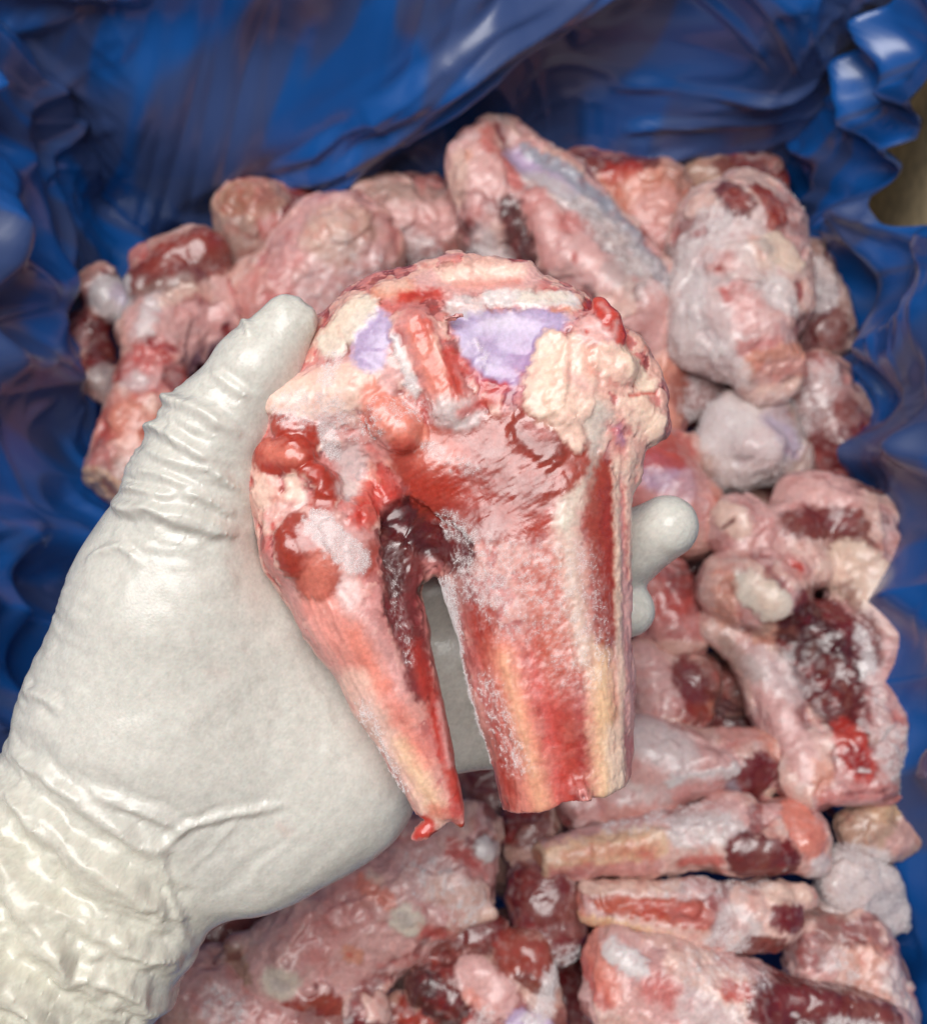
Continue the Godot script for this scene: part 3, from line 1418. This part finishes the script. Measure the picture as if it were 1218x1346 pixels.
func heap_bone(title: String, label: String, cx: float, cy: float, h: float, seed_no: int, shape: String, paint: String, base := "pink", frosty := 0.0, crystals := 1200) -> Sculpt:
	var s := sculpture(title, label, "bone", cx, cy, h * 0.00036, false, seed_no)
	s.group = "frozen bones heaped in the carton"
	s.cell = 6.4
	s.vein = 0.5
	s.base_color = palette[base]
	s.base_part = "bone"
	s.mottle = 0.4
	s.lump = 6.0
	s.layer = 3.5
	s.vein = 0.45
	s.lump_size = 55.0
	s.layer_size = 120.0
	s.layer_octaves = 3
	s.paint_scale = 0.98
	s.soft_scale = 0.5
	s.fleck = 0.22
	s.blush = 0.25
	s.cap_ring = "cutring"
	s.cap_in = "cutcore"
	s.grain = 0.8
	s.warp = 6.0
	s.frosty = frosty
	s.crystals = crystals
	s.crystal_size = 1.5
	s.shape(shape)
	s.paint(paint)
	return s


func build_heap() -> void:
	heap_bone("frozen_bone", "pale knuckle bone with white gristle knob and dark red flank at the left wall", 220, 470, 0, 101, """
+ 225 440 -60 62 245 400 -60 66 30
+ 195 375 -20 26 262 335 -24 34 14
+ 200 350 -30 26 275 345 -36 34 14
+ 138 382 -50 32 150 400 -60 34 14
+ 120 440 -70 30 130 480 -80 34 20
+ 135 500 -70 30 150 510 -70 26 14
+ 288 370 -40 22 296 430 -60 30 12
+ 200 440 -20 34 215 480 -30 34 20
+ 205 530 -50 54 160 640 -50 44 30
| 225 318 0 -0.35 -0.5 0.75
| 152 640 -30 -0.5 0.75 0.55 46 14
""", """
brown@meat 195 370 34 262 325 34 8 .95 3
meat 200 340 20 270 310 14 14 .6
taupe 190 390 16 240 370 14 12 .6
white@gristle 138 380 34 146 400 26 10 .97
lilac 145 375 14 150 385 12 14 .5
pink 200 420 30 260 440 46 16 .8
white 205 400 12 195 440 14 10 .8 2
fat 245 380 10 215 400 8 8 .7 2
pink 285 370 12 290 410 12 10 .7 2
dark@meat_001 116 425 16 125 475 18 10 .95
brown 150 450 16 155 500 14 14 .7
red 195 470 18 215 470 16 14 .6
blood 205 452 6 228 464 6 6 .9 -3
blood 290 425 6 296 450 6 8 .9 -3
grey 130 495 18 145 510 16 12 .7
white 185 505 14 200 510 10 10 .6
red 160 560 24 215 545 28 16 .6
orange 190 560 30 230 560 20 16 .6
fat 215 535 14 225 530 12 14 .6
taupe 145 630 40 175 640 30 10 .6
rose 135 610 10 165 600 10 8 .6 3
""", "rose")
	heap_bone("frozen_bone", "sawn round bone end with tan marrow face in front of the far liner", 350, 300, -30, 102, """
+ 340 290 -70 54 370 310 -90 50 14
+ 400 275 -90 40 420 310 -90 42 18
+ 330 330 -90 40 360 350 -100 36 20
| 325 275 -18 -0.35 -0.25 0.9 54 42
""", """
dark@meat 400 270 30 410 320 40 10 .95 2
wine 390 300 20 370 330 20 14 .6
tan 300 280 34 350 260 28 12 .6
meat 310 270 18 350 262 14 16 .5
taupe 310 310 24 350 340 24 14 .7
brown 340 345 20 370 350 16 14 .7
white 400 300 4 402 302 3 4 .9
""", "rose")
	heap_bone("frozen_bone", "smooth pale pink rounded knob of bone left of the held bone's crown", 440, 360, -20, 103, """
+ 450 340 -50 84 400 390 -60 70 30
+ 350 400 -60 52 400 380 -60 50 30
""", """
pink 440 330 80 450 360 70 20 .7
tan 450 320 44 470 310 30 24 .6
rose 350 400 36 370 410 30 14 .6
fat 430 320 30 440 310 20 20 .4
frost 470 370 50 430 400 40 30 .35
""", "rose")
	heap_bone("frozen_bone", "frosty brownish pink bone chunk just left of the tall bone", 530, 310, -40, 104, """
+ 520 300 -60 52 570 310 -70 58 30
+ 490 280 -70 40 560 270 -70 36 24
""", """
taupe 500 270 24 570 270 20 14 .7
pink 520 310 30 580 300 30 16 .7
brown 560 350 30 590 340 20 14 .6
frost 520 340 40 560 350 30 24 .6
""", "rose", 0.15)
	heap_bone("frozen_bone", "tall frosted bone leaning up behind the held bone, red at its top", 730, 330, 20, 105, """
+ 625 225 20 42 650 280 0 56 24
+ 630 190 30 26 645 175 30 16 14
+ 665 190 0 28 740 260 -10 40 24
+ 740 260 -10 40 840 370 -20 40 24
+ 710 300 0 56 800 400 -20 60 30
+ 650 320 -30 44 665 360 -40 40 20
+ 830 410 -10 46 850 440 -30 36 20
+ 700 270 30 18 735 350 24 22 12
+ 770 350 20 26 790 380 16 26 12
- 680 330 40 22 685 290 50 14 14
| 632 168 30 -0.4 -0.9 0.2
""", """
pink 615 230 40 650 260 40 16 .8
fat 605 215 14 600 260 14 12 .7
red 640 180 10 640 200 10 12 .6
blood 650 168 6 660 178 5 6 .7
orange 614 212 6 616 216 5 6 .7
red 660 210 8 680 250 10 10 .6
lilac@gristle 678 205 16 740 255 20 10 .9
white 700 240 16 770 290 18 14 .8
bluegrey 690 190 8 790 270 12 7 .95 1
bluegrey 790 270 12 865 380 14 8 .9 1
grey 770 290 16 830 360 20 14 .7
maroon@meat 668 280 14 685 345 20 10 .95 -3
dark 640 275 8 650 285 8 10 .6
white 630 320 20 650 345 22 14 .6
dark 610 300 12 620 350 14 12 .6
rose@fat 700 275 18 730 345 22 10 .85 3
pink 720 300 20 745 370 20 14 .7
red 740 305 14 760 310 12 14 .5
pink@fat_001 755 340 24 785 375 24 12 .85 3
red 748 350 4 752 356 4 5 .7
grey 800 370 18 830 390 18 12 .6
brown 835 415 6 842 420 6 6 .7
pink@fat_002 850 400 20 860 440 26 12 .8 3
frost 760 280 20 850 380 26 20 .45
frost 630 340 24 650 360 20 16 .6
""", "pink", 0.05, 2500)
	heap_bone("frozen_bone", "orange pink bone behind the tall bone at the far liner", 830, 270, -50, 106, """
+ 770 245 -70 46 850 275 -70 58 30
+ 870 320 -80 52 830 330 -90 50 30
""", """
orange 800 250 40 870 270 40 16 .7
dark@meat 740 225 16 850 222 14 10 .9
red 800 240 14 830 235 10 10 .6
pink 860 300 40 890 330 30 18 .6
taupe 880 240 16 900 260 14 10 .5
""", "rose")
	heap_bone("frozen_bone", "tan bone tip with dark red edge deep in the far right corner", 930, 240, -60, 107, """
+ 920 245 -80 42 985 250 -90 44 20
""", """
tan 890 235 24 940 225 16 12 .7
dark@meat 940 225 12 980 240 24 12 .8
""", "brown")
	heap_bone("frozen_bone", "white frosted bone with two dark meat patches at top, by the right liner", 965, 380, 40, 109, """
+ 950 320 10 76 955 420 10 76 24
+ 1000 310 10 52 1005 400 10 58 24
+ 960 265 0 34 1000 270 0 34 20
+ 915 400 0 44 920 450 0 40 20
+ 985 460 20 60 1000 485 20 46 20
+ 1015 360 40 20 1020 330 40 18 10
+ 975 350 62 14 990 380 62 12 10
| 1000 500 34 0.1 0.6 0.8
- 1035 400 30 10 1040 440 20 10 10
""", """
white 950 340 60 950 420 60 20 .6
dark@meat 950 262 16 962 282 18 5 .97 3
meat@meat_001 990 262 14 1012 290 16 5 .97 3
meat 1005 300 10 1000 310 8 5 .9 2
meat 960 275 14 955 270 10 8 .6
fat 975 330 10 985 360 12 8 .7 2
cream@fat 1005 340 24 1024 355 18 8 .9 4
grey 985 335 10 990 345 10 10 .6
blood 896 322 5 914 312 6 3 .97 -3
rose 915 350 16 935 360 16 12 .6
blood 928 364 4 932 366 3 3 .9 -2
red 932 395 5 938 408 6 6 .8
rose 950 400 16 960 440 14 12 .7
pink 970 420 24 990 440 24 12 .7
blood 1030 385 6 1034 400 6 5 .9 -2
wine 1030 430 8 1034 450 8 8 .8
red 955 470 10 1000 462 8 8 .6
orange@sawn_end 970 490 14 1035 480 24 8 .9
pink 990 500 16 1025 490 12 8 .6
fat 985 516 5 1040 505 5 5 .7
frost 895 330 20 890 440 24 16 .9
frost 910 470 26 950 500 20 14 .9
frost 1000 400 22 1015 415 16 10 .95
frost 930 300 24 920 340 20 16 .7
""", "pink", 0.30, 3500)
	heap_bone("frozen_bone", "dark frosted meaty bone squeezed between white bone and right liner", 1055, 400, -40, 110, """
+ 1045 360 -60 42 1070 440 -60 46 20
""", """
dark@meat 1040 400 34 1070 440 30 16 .8
frost 1040 350 24 1060 390 30 14 .9
""", "wine", 0.3)
	heap_bone("frozen_bone", "round frosted white joint head below the white frosted bone", 985, 575, -30, 111, """
+ 960 560 -40 44 1000 555 -50 44 24
+ 975 605 -40 36 1020 600 -60 40 20
+ 985 585 -10 30 1000 590 -10 26 14
+ 940 590 -50 36 950 620 -60 30 16
+ 1020 540 -50 26 1040 560 -60 24 10
| 975 545 0 -0.1 -0.6 0.8
""", """
white@gristle 950 560 40 990 570 40 14 .7
lilac 1010 560 24 1020 590 20 14 .6
pink 980 590 24 990 600 20 14 .7
tan 1000 530 20 1030 550 14 14 .5
frost 940 560 34 970 600 40 14 .9
frost 960 630 30 1010 620 20 14 .8
""", "grey", 0.35, 3000)
	heap_bone("frozen_bone", "dark red meaty bone between the round joint head and right liner", 1075, 560, -50, 112, """
+ 1060 520 -60 54 1095 590 -70 52 30
""", """
wine@meat 1060 540 44 1100 580 40 14 .8
pink 1080 500 30 1100 490 24 16 .7
frost 1070 500 24 1040 560 20 14 .6
dark 1060 600 30 1100 610 24 12 .7
""", "rose", 0.15)
	heap_bone("frozen_bone", "narrow orange bone in the dark gap right of the held bone's crown", 880, 520, -60, 113, """
+ 868 470 -50 36 860 560 -60 40 20
+ 900 530 -80 40 920 510 -80 40 20
""", """
orange 872 500 24 866 560 20 12 .7
brown@meat 905 520 40 930 500 30 14 .7
red 860 580 14 880 590 14 8 .7
frost 930 500 30 900 540 20 14 .6
""", "rose", 0.1)
	heap_bone("frozen_bone", "smooth pink muscle end behind the gloved fingertip", 880, 660, -20, 114, """
+ 850 640 -30 60 900 680 -30 54 30
+ 860 590 -40 34 890 600 -50 30 24
""", """
rose 860 640 60 910 690 50 16 .7
lilac 850 620 24 880 640 24 16 .6
pink 880 670 30 900 640 24 16 .5
red@meat 850 590 30 890 595 24 10 .75
orange 930 640 8 920 690 8 8 .6
fat 900 720 20 880 700 20 14 .4
""", "rose")
	heap_bone("frozen_bone", "large joint bone with hollow of dark red meat and pale rim by right liner", 1060, 830, 30, 115, """
+ 960 690 0 44 980 720 0 40 24
+ 972 690 26 22 966 680 26 20 8
+ 1060 670 -10 56 1120 690 -10 56 30
+ 1125 740 0 62 1155 850 0 46 30
+ 955 770 20 44 1005 785 30 50 24
+ 985 760 46 26 1005 790 46 28 10
+ 930 820 -10 22 960 840 -10 20 14
+ 990 870 -10 32 1050 1010 0 44 20
+ 1030 700 20 40 1040 740 20 40 20
+ 1060 860 -20 70 1100 970 -10 64 30
+ 1150 850 0 48 1135 1000 0 46 24
+ 1062 1032 24 20 1130 1030 24 20 10
+ 1085 970 20 24 1100 985 20 18 10
- 1060 850 70 36 1085 920 60 34 20
- 960 690 60 5 970 680 60 5 6
""", """
pink 960 690 40 1100 650 40 16 .8
fat@gristle 962 676 18 972 692 18 6 .9 3
dark 955 694 2 968 684 2 3 .95 -4
rose 950 720 14 960 710 10 8 .6
brown@meat 1040 690 18 1120 690 22 7 .95 2
wine 1060 680 14 1110 685 16 10 .7
brown@meat_001 1100 720 14 1130 722 16 7 .9 2
pink 1010 690 16 1020 720 16 12 .7
cream@fat 1115 745 34 1160 800 34 10 .85 3
fat 1080 745 16 1100 755 16 8 .7 3
pink 1150 820 30 1160 860 30 16 .7
ivory@gristle_001 975 770 22 1000 790 24 8 .95 2
cream 985 760 14 995 785 14 12 .6
orange 945 760 12 950 810 14 10 .6
rose 1030 745 16 1040 750 14 10 .7 2
red 1036 744 6 1040 748 5 5 .9
tan 1005 830 20 1020 840 18 12 .7
orange 1000 850 16 1015 835 14 10 .6 2
dark@meat_002 1060 800 34 1100 850 36 8 .97
maroon 1050 830 40 1090 910 40 10 .97 -3
dark 1070 890 34 1100 930 28 12 .8
wine 1085 800 14 1100 815 14 12 .6
brown 1110 770 8 1120 800 8 8 .6 2
dark 1130 810 10 1130 860 12 10 .8
white 1118 870 9 1124 876 8 5 .95 2
white 1128 905 6 1130 910 6 5 .8
frost 1120 830 10 1130 930 10 10 .8
pink@sinew 985 860 18 1035 990 18 8 .85 2
taupe 950 840 8 985 880 12 10 .7
white 1000 870 24 1030 900 18 14 .5
orange 1050 990 14 1050 1020 10 10 .7
red@meat_003 1085 950 18 1100 990 18 9 .9
blood 1088 970 12 1098 985 12 8 .95 2
white 1096 990 3 1108 992 2 3 .9
pink 1140 900 28 1150 980 30 14 .7
red 1145 930 10 1150 935 10 10 .5
frost 1140 960 26 1160 1010 24 16 .6
rose@sawn_end 1062 1030 20 1135 1028 20 7 .9 2
dark 1070 1018 2 1130 1016 2 3 .6 -2
pink 1075 1035 8 1120 1034 8 6 .7
""", "pink", 0.05, 2500)
	heap_bone("frozen_bone", "red lump of meat with pale rim right of the held shaft", 870, 800, -30, 116, """
+ 865 780 -40 52 880 820 -40 50 30
""", """
rose 850 800 50 880 830 40 14 .8
red@meat 870 790 24 885 775 18 16 .7
dark 880 760 14 890 770 14 12 .6
fat 850 845 10 910 840 8 6 .6 3
""", "rose")
	heap_bone("frozen_bone", "white bone chunk with wine red meat behind the held shaft's right edge", 905, 900, -40, 117, """
+ 845 880 -40 40 870 930 -40 44 24
+ 905 890 -40 34 900 925 -50 34 20
+ 960 900 -90 40 985 890 -100 36 24
""", """
pink 840 880 36 860 930 36 14 .85
fat 860 940 10 885 950 10 8 .7 2
wine@meat 890 880 20 905 910 20 8 .95
brown 950 880 44 970 910 34 16 .8
meat 890 925 14 920 930 12 8 .8
orange 925 920 8 935 930 8 8 .6
""", "pink")
	heap_bone("frozen_bone", "bone under pale loose membrane with dark wine meat at its right", 930, 1000, 0, 118, """
+ 845 985 -10 50 900 1000 -10 46 30
+ 960 1000 -10 44 1010 990 -20 44 24
+ 760 1050 -30 36 850 1035 -20 40 24
+ 870 1010 26 12 925 992 34 11 8
+ 925 992 34 11 950 1000 30 12 8
+ 880 1030 20 10 930 1020 24 10 8
""", """
pink@membrane 840 975 44 900 1000 40 10 .9 2
white 840 960 26 880 980 24 16 .7
white@membrane_001 870 1010 8 948 1000 10 5 .9 3
rose 890 1015 8 930 1010 8 8 .6
wine@meat 985 1000 24 965 1025 26 6 .97 2
dark 985 1000 14 970 1020 14 12 .7
bluegrey 950 1020 9 955 1030 9 10 .6
orange 995 955 14 1010 975 14 10 .6
rose 950 960 16 980 955 14 10 .6
cream 1004 1035 9 1006 1046 9 5 .9 2
rose 800 1050 24 880 1040 20 10 .6
dark 690 1050 24 740 1060 14 10 .6
white 800 1030 14 860 1030 12 12 .5
""", "pink")
	heap_bone("frozen_bone", "upper of two parallel sawn shafts, dark meat at its right end", 900, 1100, 10, 119, """
+ 716 1122 0 26 850 1100 0 36 14
+ 850 1100 0 36 960 1085 0 44 24
+ 960 1090 0 44 1030 1090 0 48 20
+ 1050 1080 10 22 1060 1120 5 22 14
+ 960 1110 24 30 1000 1108 24 30 12
+ 900 1075 20 12 950 1080 20 14 8
| 704 1122 0 -0.95 0.1 0.3 30 14
""", """
bonec 716 1118 16 850 1092 20 8 .75
rose 716 1135 10 850 1122 10 8 .7
orange 740 1112 7 850 1096 8 8 .6
red 835 1105 6 845 1108 6 6 .6
red 885 1118 6 930 1112 8 8 .7
white 890 1080 20 950 1075 18 10 .8
dark@meat 965 1104 26 1008 1112 26 6 .97 3
brown 985 1110 18 1000 1112 16 12 .7
salmon@meat_001 1035 1065 22 1052 1095 20 7 .9
white 1060 1120 14 1062 1140 12 8 .8
tan 706 1122 10 712 1140 8 6 .5
pink 920 1045 14 960 1050 12 10 .6
white 1012 1122 3 1014 1124 3 3 .9
frost 800 1075 12 950 1060 14 12 .4
""", "pink")
	heap_bone("frozen_bone", "lower of two parallel sawn shafts, split lengthwise with red marrow", 910, 1190, 20, 120, """
+ 768 1178 10 24 900 1190 10 40 14
+ 900 1190 10 40 1000 1195 10 42 24
+ 1000 1165 24 12 1050 1170 20 14 10
+ 1018 1188 24 20 1025 1192 24 20 8
+ 975 1222 16 20 1000 1220 16 18 10
- 800 1182 46 12 900 1186 50 14 8
| 756 1176 10 -0.95 0 0.3
""", """
fat 765 1160 8 880 1150 10 6 .85 2
bonec 765 1198 8 880 1218 10 6 .85 2
marrow@marrow 785 1178 9 910 1186 15 5 .97 -1
red 840 1180 8 860 1182 8 8 .5
rose 880 1184 12 915 1186 12 8 .5
white 945 1185 16 970 1200 16 10 .7
wine@meat 1014 1186 18 1030 1192 16 4 .97 2
dark 1018 1190 8 1024 1192 8 8 .5
brown@meat_001 970 1224 16 1005 1222 14 5 .95 2
fat 1000 1162 9 1048 1168 9 6 .9 2
frost 930 1210 16 960 1220 14 10 .7
frost 880 1160 12 1000 1150 12 14 .5
salmon 754 1170 8 756 1190 8 6 .7
""", "pink")
	heap_bone("frozen_bone", "tan bone tip under the large joint bone at right", 1140, 1080, -20, 121, """
+ 1115 1085 -30 30 1160 1070 -25 34 16
+ 1175 1090 -30 24 1150 1100 -30 24 14
| 1155 1062 4 0.3 -0.2 0.9
""", """
tan 1110 1075 26 1165 1065 26 8 .8
pink 1160 1095 16 1185 1065 12 8 .7
bonec 1140 1060 10 1160 1055 8 10 .5
frost 1110 1110 16 1140 1115 14 10 .9
brown 1120 1110 5 1130 1112 5 5 .7
""", "tan", 0.1)
	heap_bone("frozen_bone", "grey white bone thick with frost at the lower right", 1125, 1165, -40, 122, """
+ 1100 1140 -40 36 1130 1150 -50 38 20
+ 1120 1180 -50 40 1150 1190 -50 36 18
+ 1090 1180 -60 30 1100 1200 -60 30 12
+ 1150 1150 -40 26 1160 1165 -40 24 10
+ 1120 1125 -40 22 1110 1120 -40 20 8
+ 1095 1160 -20 22 1120 1165 -10 20 8
| 1130 1165 -14 0.2 0.1 0.95
""", """
frost 1110 1150 50 1140 1180 50 20 .95
brown 1090 1215 20 1130 1220 14 10 .7
""", "grey", 0.5, 3500)
	heap_bone("frozen_bone", "pale pink shaft against the right liner at the bottom corner", 1120, 1280, -30, 123, """
+ 1120 1230 -40 44 1150 1320 -30 46 24
+ 1060 1230 -50 40 1060 1260 -60 40 24
""", """
orange 1120 1250 30 1150 1320 24 16 .5
white 1150 1260 20 1170 1310 14 14 .7
dark 1080 1215 16 1110 1215 14 8 .7
frost 1090 1250 20 1120 1300 14 12 .5
""", "pink", 0.1)
	heap_bone("frozen_bone", "broad pale bone with round white knobs under the gloved palm", 500, 1180, 10, 124, """
+ 620 1085 0 40 600 1150 0 52 24
+ 560 1110 0 50 520 1170 0 60 30
+ 470 1180 0 60 370 1260 -10 54 30
+ 560 1190 -10 50 430 1290 -20 44 30
+ 632 1106 30 14 636 1112 30 14 6
+ 533 1182 40 18 540 1186 40 18 8
+ 468 1224 34 14 472 1228 34 13 6
+ 380 1254 34 22 384 1258 34 22 8
+ 318 1236 10 16 330 1250 10 16 8
+ 294 1262 0 20 304 1272 0 18 8
+ 610 1192 24 10 660 1186 20 10 6
+ 400 1298 10 26 430 1292 14 24 10
+ 480 1318 14 24 488 1322 14 24 8
+ 480 1140 40 8 510 1160 42 9 5
+ 495 1135 42 7 520 1145 42 8 5
| 660 1130 0 0.97 0.03 0.25
""", """
pink 560 1130 60 400 1250 60 14 .8
rose 470 1160 30 420 1210 26 16 .6
white@gristle 636 1108 14 640 1112 13 5 .95 3
red 595 1105 10 625 1122 8 8 .7
fat 655 1085 6 662 1190 6 5 .8 2
ivory@gristle_001 535 1182 18 543 1187 18 8 .95 2
grey 533 1180 9 538 1185 9 8 .5
orange@gristle_002 467 1222 12 472 1228 12 5 .9 2
red 466 1224 4 468 1226 4 5 .6
ivory@gristle_003 380 1254 20 386 1258 20 9 .95 2
bluegrey 382 1256 10 384 1258 10 10 .35
tan 318 1236 14 335 1250 14 8 .8
brown 312 1240 5 325 1232 5 5 .7
wine@meat 290 1258 14 304 1272 14 5 .95 2
white 284 1270 3 312 1284 4 5 .8 2
salmon 480 1140 8 515 1160 9 6 .8
fat 490 1132 5 505 1140 5 4 .8
red 560 1200 10 590 1215 10 10 .6
fat 610 1192 9 662 1186 9 5 .9 2
fat 580 1150 20 620 1160 20 12 .5
meat@meat_001 400 1300 24 435 1292 24 8 .95 2
dark 410 1308 12 430 1300 12 12 .7
wine@meat_002 478 1318 24 490 1322 24 5 .97 3
white 455 1325 4 470 1300 3 4 .7
dark 425 1262 3 426 1264 3 3 .8
frost 560 1130 30 610 1170 30 20 .4
""", "pink", 0.05, 2000)
	heap_bone("frozen_bone", "dark red meat bone in the gap between broad pale bone and sawn shafts", 715, 1180, -30, 125, """
+ 715 1170 -40 54 720 1210 -40 50 24
+ 690 1090 -60 44 700 1060 -70 40 24
""", """
wine@meat 710 1160 40 740 1200 34 12 .8
brown 720 1180 24 700 1150 20 14 .6
dark 690 1080 34 690 1050 34 14 .8
frost 740 1230 20 700 1240 14 12 .5
""", "wine", 0.1)
	heap_bone("frozen_bone", "maroon meat lump with white frost streaks at the bottom centre", 600, 1270, 0, 126, """
+ 575 1225 -10 26 640 1215 -10 26 14
+ 566 1285 0 30 590 1300 0 30 14
+ 590 1280 16 18 592 1300 14 18 8
+ 630 1265 0 34 650 1290 0 34 14
+ 690 1250 -10 36 700 1275 -10 30 14
+ 640 1330 -20 50 700 1330 -20 46 20
+ 680 1262 20 12 715 1280 16 10 8
+ 560 1340 -30 44 500 1345 -40 44 20
""", """
brown@meat 565 1225 24 640 1215 22 6 .95
wine 600 1215 14 660 1215 12 10 .6
maroon@meat_001 560 1280 24 590 1300 24 5 .97 2
dark 590 1275 14 594 1300 14 6 .9
white 592 1280 2 593 1286 2 3 .9
pink@fat 622 1262 24 650 1285 26 6 .95 2
salmon 615 1280 8 640 1300 8 8 .6
meat@meat_002 670 1240 24 700 1250 24 7 .9
brown@meat_003 682 1264 9 714 1280 9 4 .95 2
lilac@membrane 680 1315 18 710 1330 18 7 .9 2
white 690 1310 8 705 1325 8 8 .8
red 620 1320 10 660 1330 10 8 .7
dark 730 1320 14 740 1340 12 8 .8
frost 720 1270 14 710 1300 14 8 .9
frost 640 1300 10 620 1330 14 10 .6
""", "meat", 0.08, 2000)
	heap_bone("frozen_bone", "big pinkish white bone with dark red meat at the bottom right", 920, 1290, 40, 127, """
+ 800 1248 20 40 860 1270 20 50 20
+ 860 1280 20 56 960 1310 10 62 24
+ 960 1320 0 54 1150 1350 0 48 24
+ 800 1300 10 44 900 1360 0 56 24
+ 810 1245 50 14 825 1255 50 14 8
+ 1010 1300 40 16 1080 1310 36 18 10
+ 1110 1312 34 16 1150 1322 28 14 10
+ 930 1330 48 14 950 1338 48 12 8
| 770 1245 20 -0.85 -0.3 0.35
""", """
pink 790 1250 36 900 1310 60 12 .7
red 762 1255 10 790 1300 12 8 .7
salmon 775 1235 14 800 1290 14 10 .7
white@fat 806 1246 14 830 1256 16 7 .95 2
red 850 1278 16 872 1288 14 14 .6
fat 880 1250 14 960 1290 24 12 .7
white 900 1300 24 940 1320 24 14 .6
white 925 1332 10 950 1338 8 5 .9 2
dark@meat 990 1300 24 1090 1330 36 7 .97 2
wine 1020 1300 12 1080 1310 12 10 .7
brown@meat_001 1105 1318 20 1160 1330 18 6 .95 2
red 945 1282 10 970 1286 8 7 .8
maroon 1030 1340 16 1100 1346 14 10 .6
frost 1080 1330 14 1140 1340 12 10 .7
frost 900 1260 20 1000 1280 10 12 .4
white 1030 1316 3 1034 1318 3 3 .8
""", "pink", 0.05, 2000)
	heap_bone("frozen_bone", "pale pink bone end below the glove cuff at the bottom left", 310, 1330, -10, 128, """
+ 280 1310 -20 70 380 1340 -20 60 40
+ 470 1350 -30 50 420 1340 -30 50 30
""", """
pink 260 1300 60 360 1330 50 20 .8
tan 250 1320 30 270 1330 30 16 .4
wine@meat 420 1310 24 460 1330 20 12 .7
rose 340 1320 30 400 1340 24 14 .5
frost 300 1290 24 320 1300 20 14 .4
""", "pink")
	var k := 0
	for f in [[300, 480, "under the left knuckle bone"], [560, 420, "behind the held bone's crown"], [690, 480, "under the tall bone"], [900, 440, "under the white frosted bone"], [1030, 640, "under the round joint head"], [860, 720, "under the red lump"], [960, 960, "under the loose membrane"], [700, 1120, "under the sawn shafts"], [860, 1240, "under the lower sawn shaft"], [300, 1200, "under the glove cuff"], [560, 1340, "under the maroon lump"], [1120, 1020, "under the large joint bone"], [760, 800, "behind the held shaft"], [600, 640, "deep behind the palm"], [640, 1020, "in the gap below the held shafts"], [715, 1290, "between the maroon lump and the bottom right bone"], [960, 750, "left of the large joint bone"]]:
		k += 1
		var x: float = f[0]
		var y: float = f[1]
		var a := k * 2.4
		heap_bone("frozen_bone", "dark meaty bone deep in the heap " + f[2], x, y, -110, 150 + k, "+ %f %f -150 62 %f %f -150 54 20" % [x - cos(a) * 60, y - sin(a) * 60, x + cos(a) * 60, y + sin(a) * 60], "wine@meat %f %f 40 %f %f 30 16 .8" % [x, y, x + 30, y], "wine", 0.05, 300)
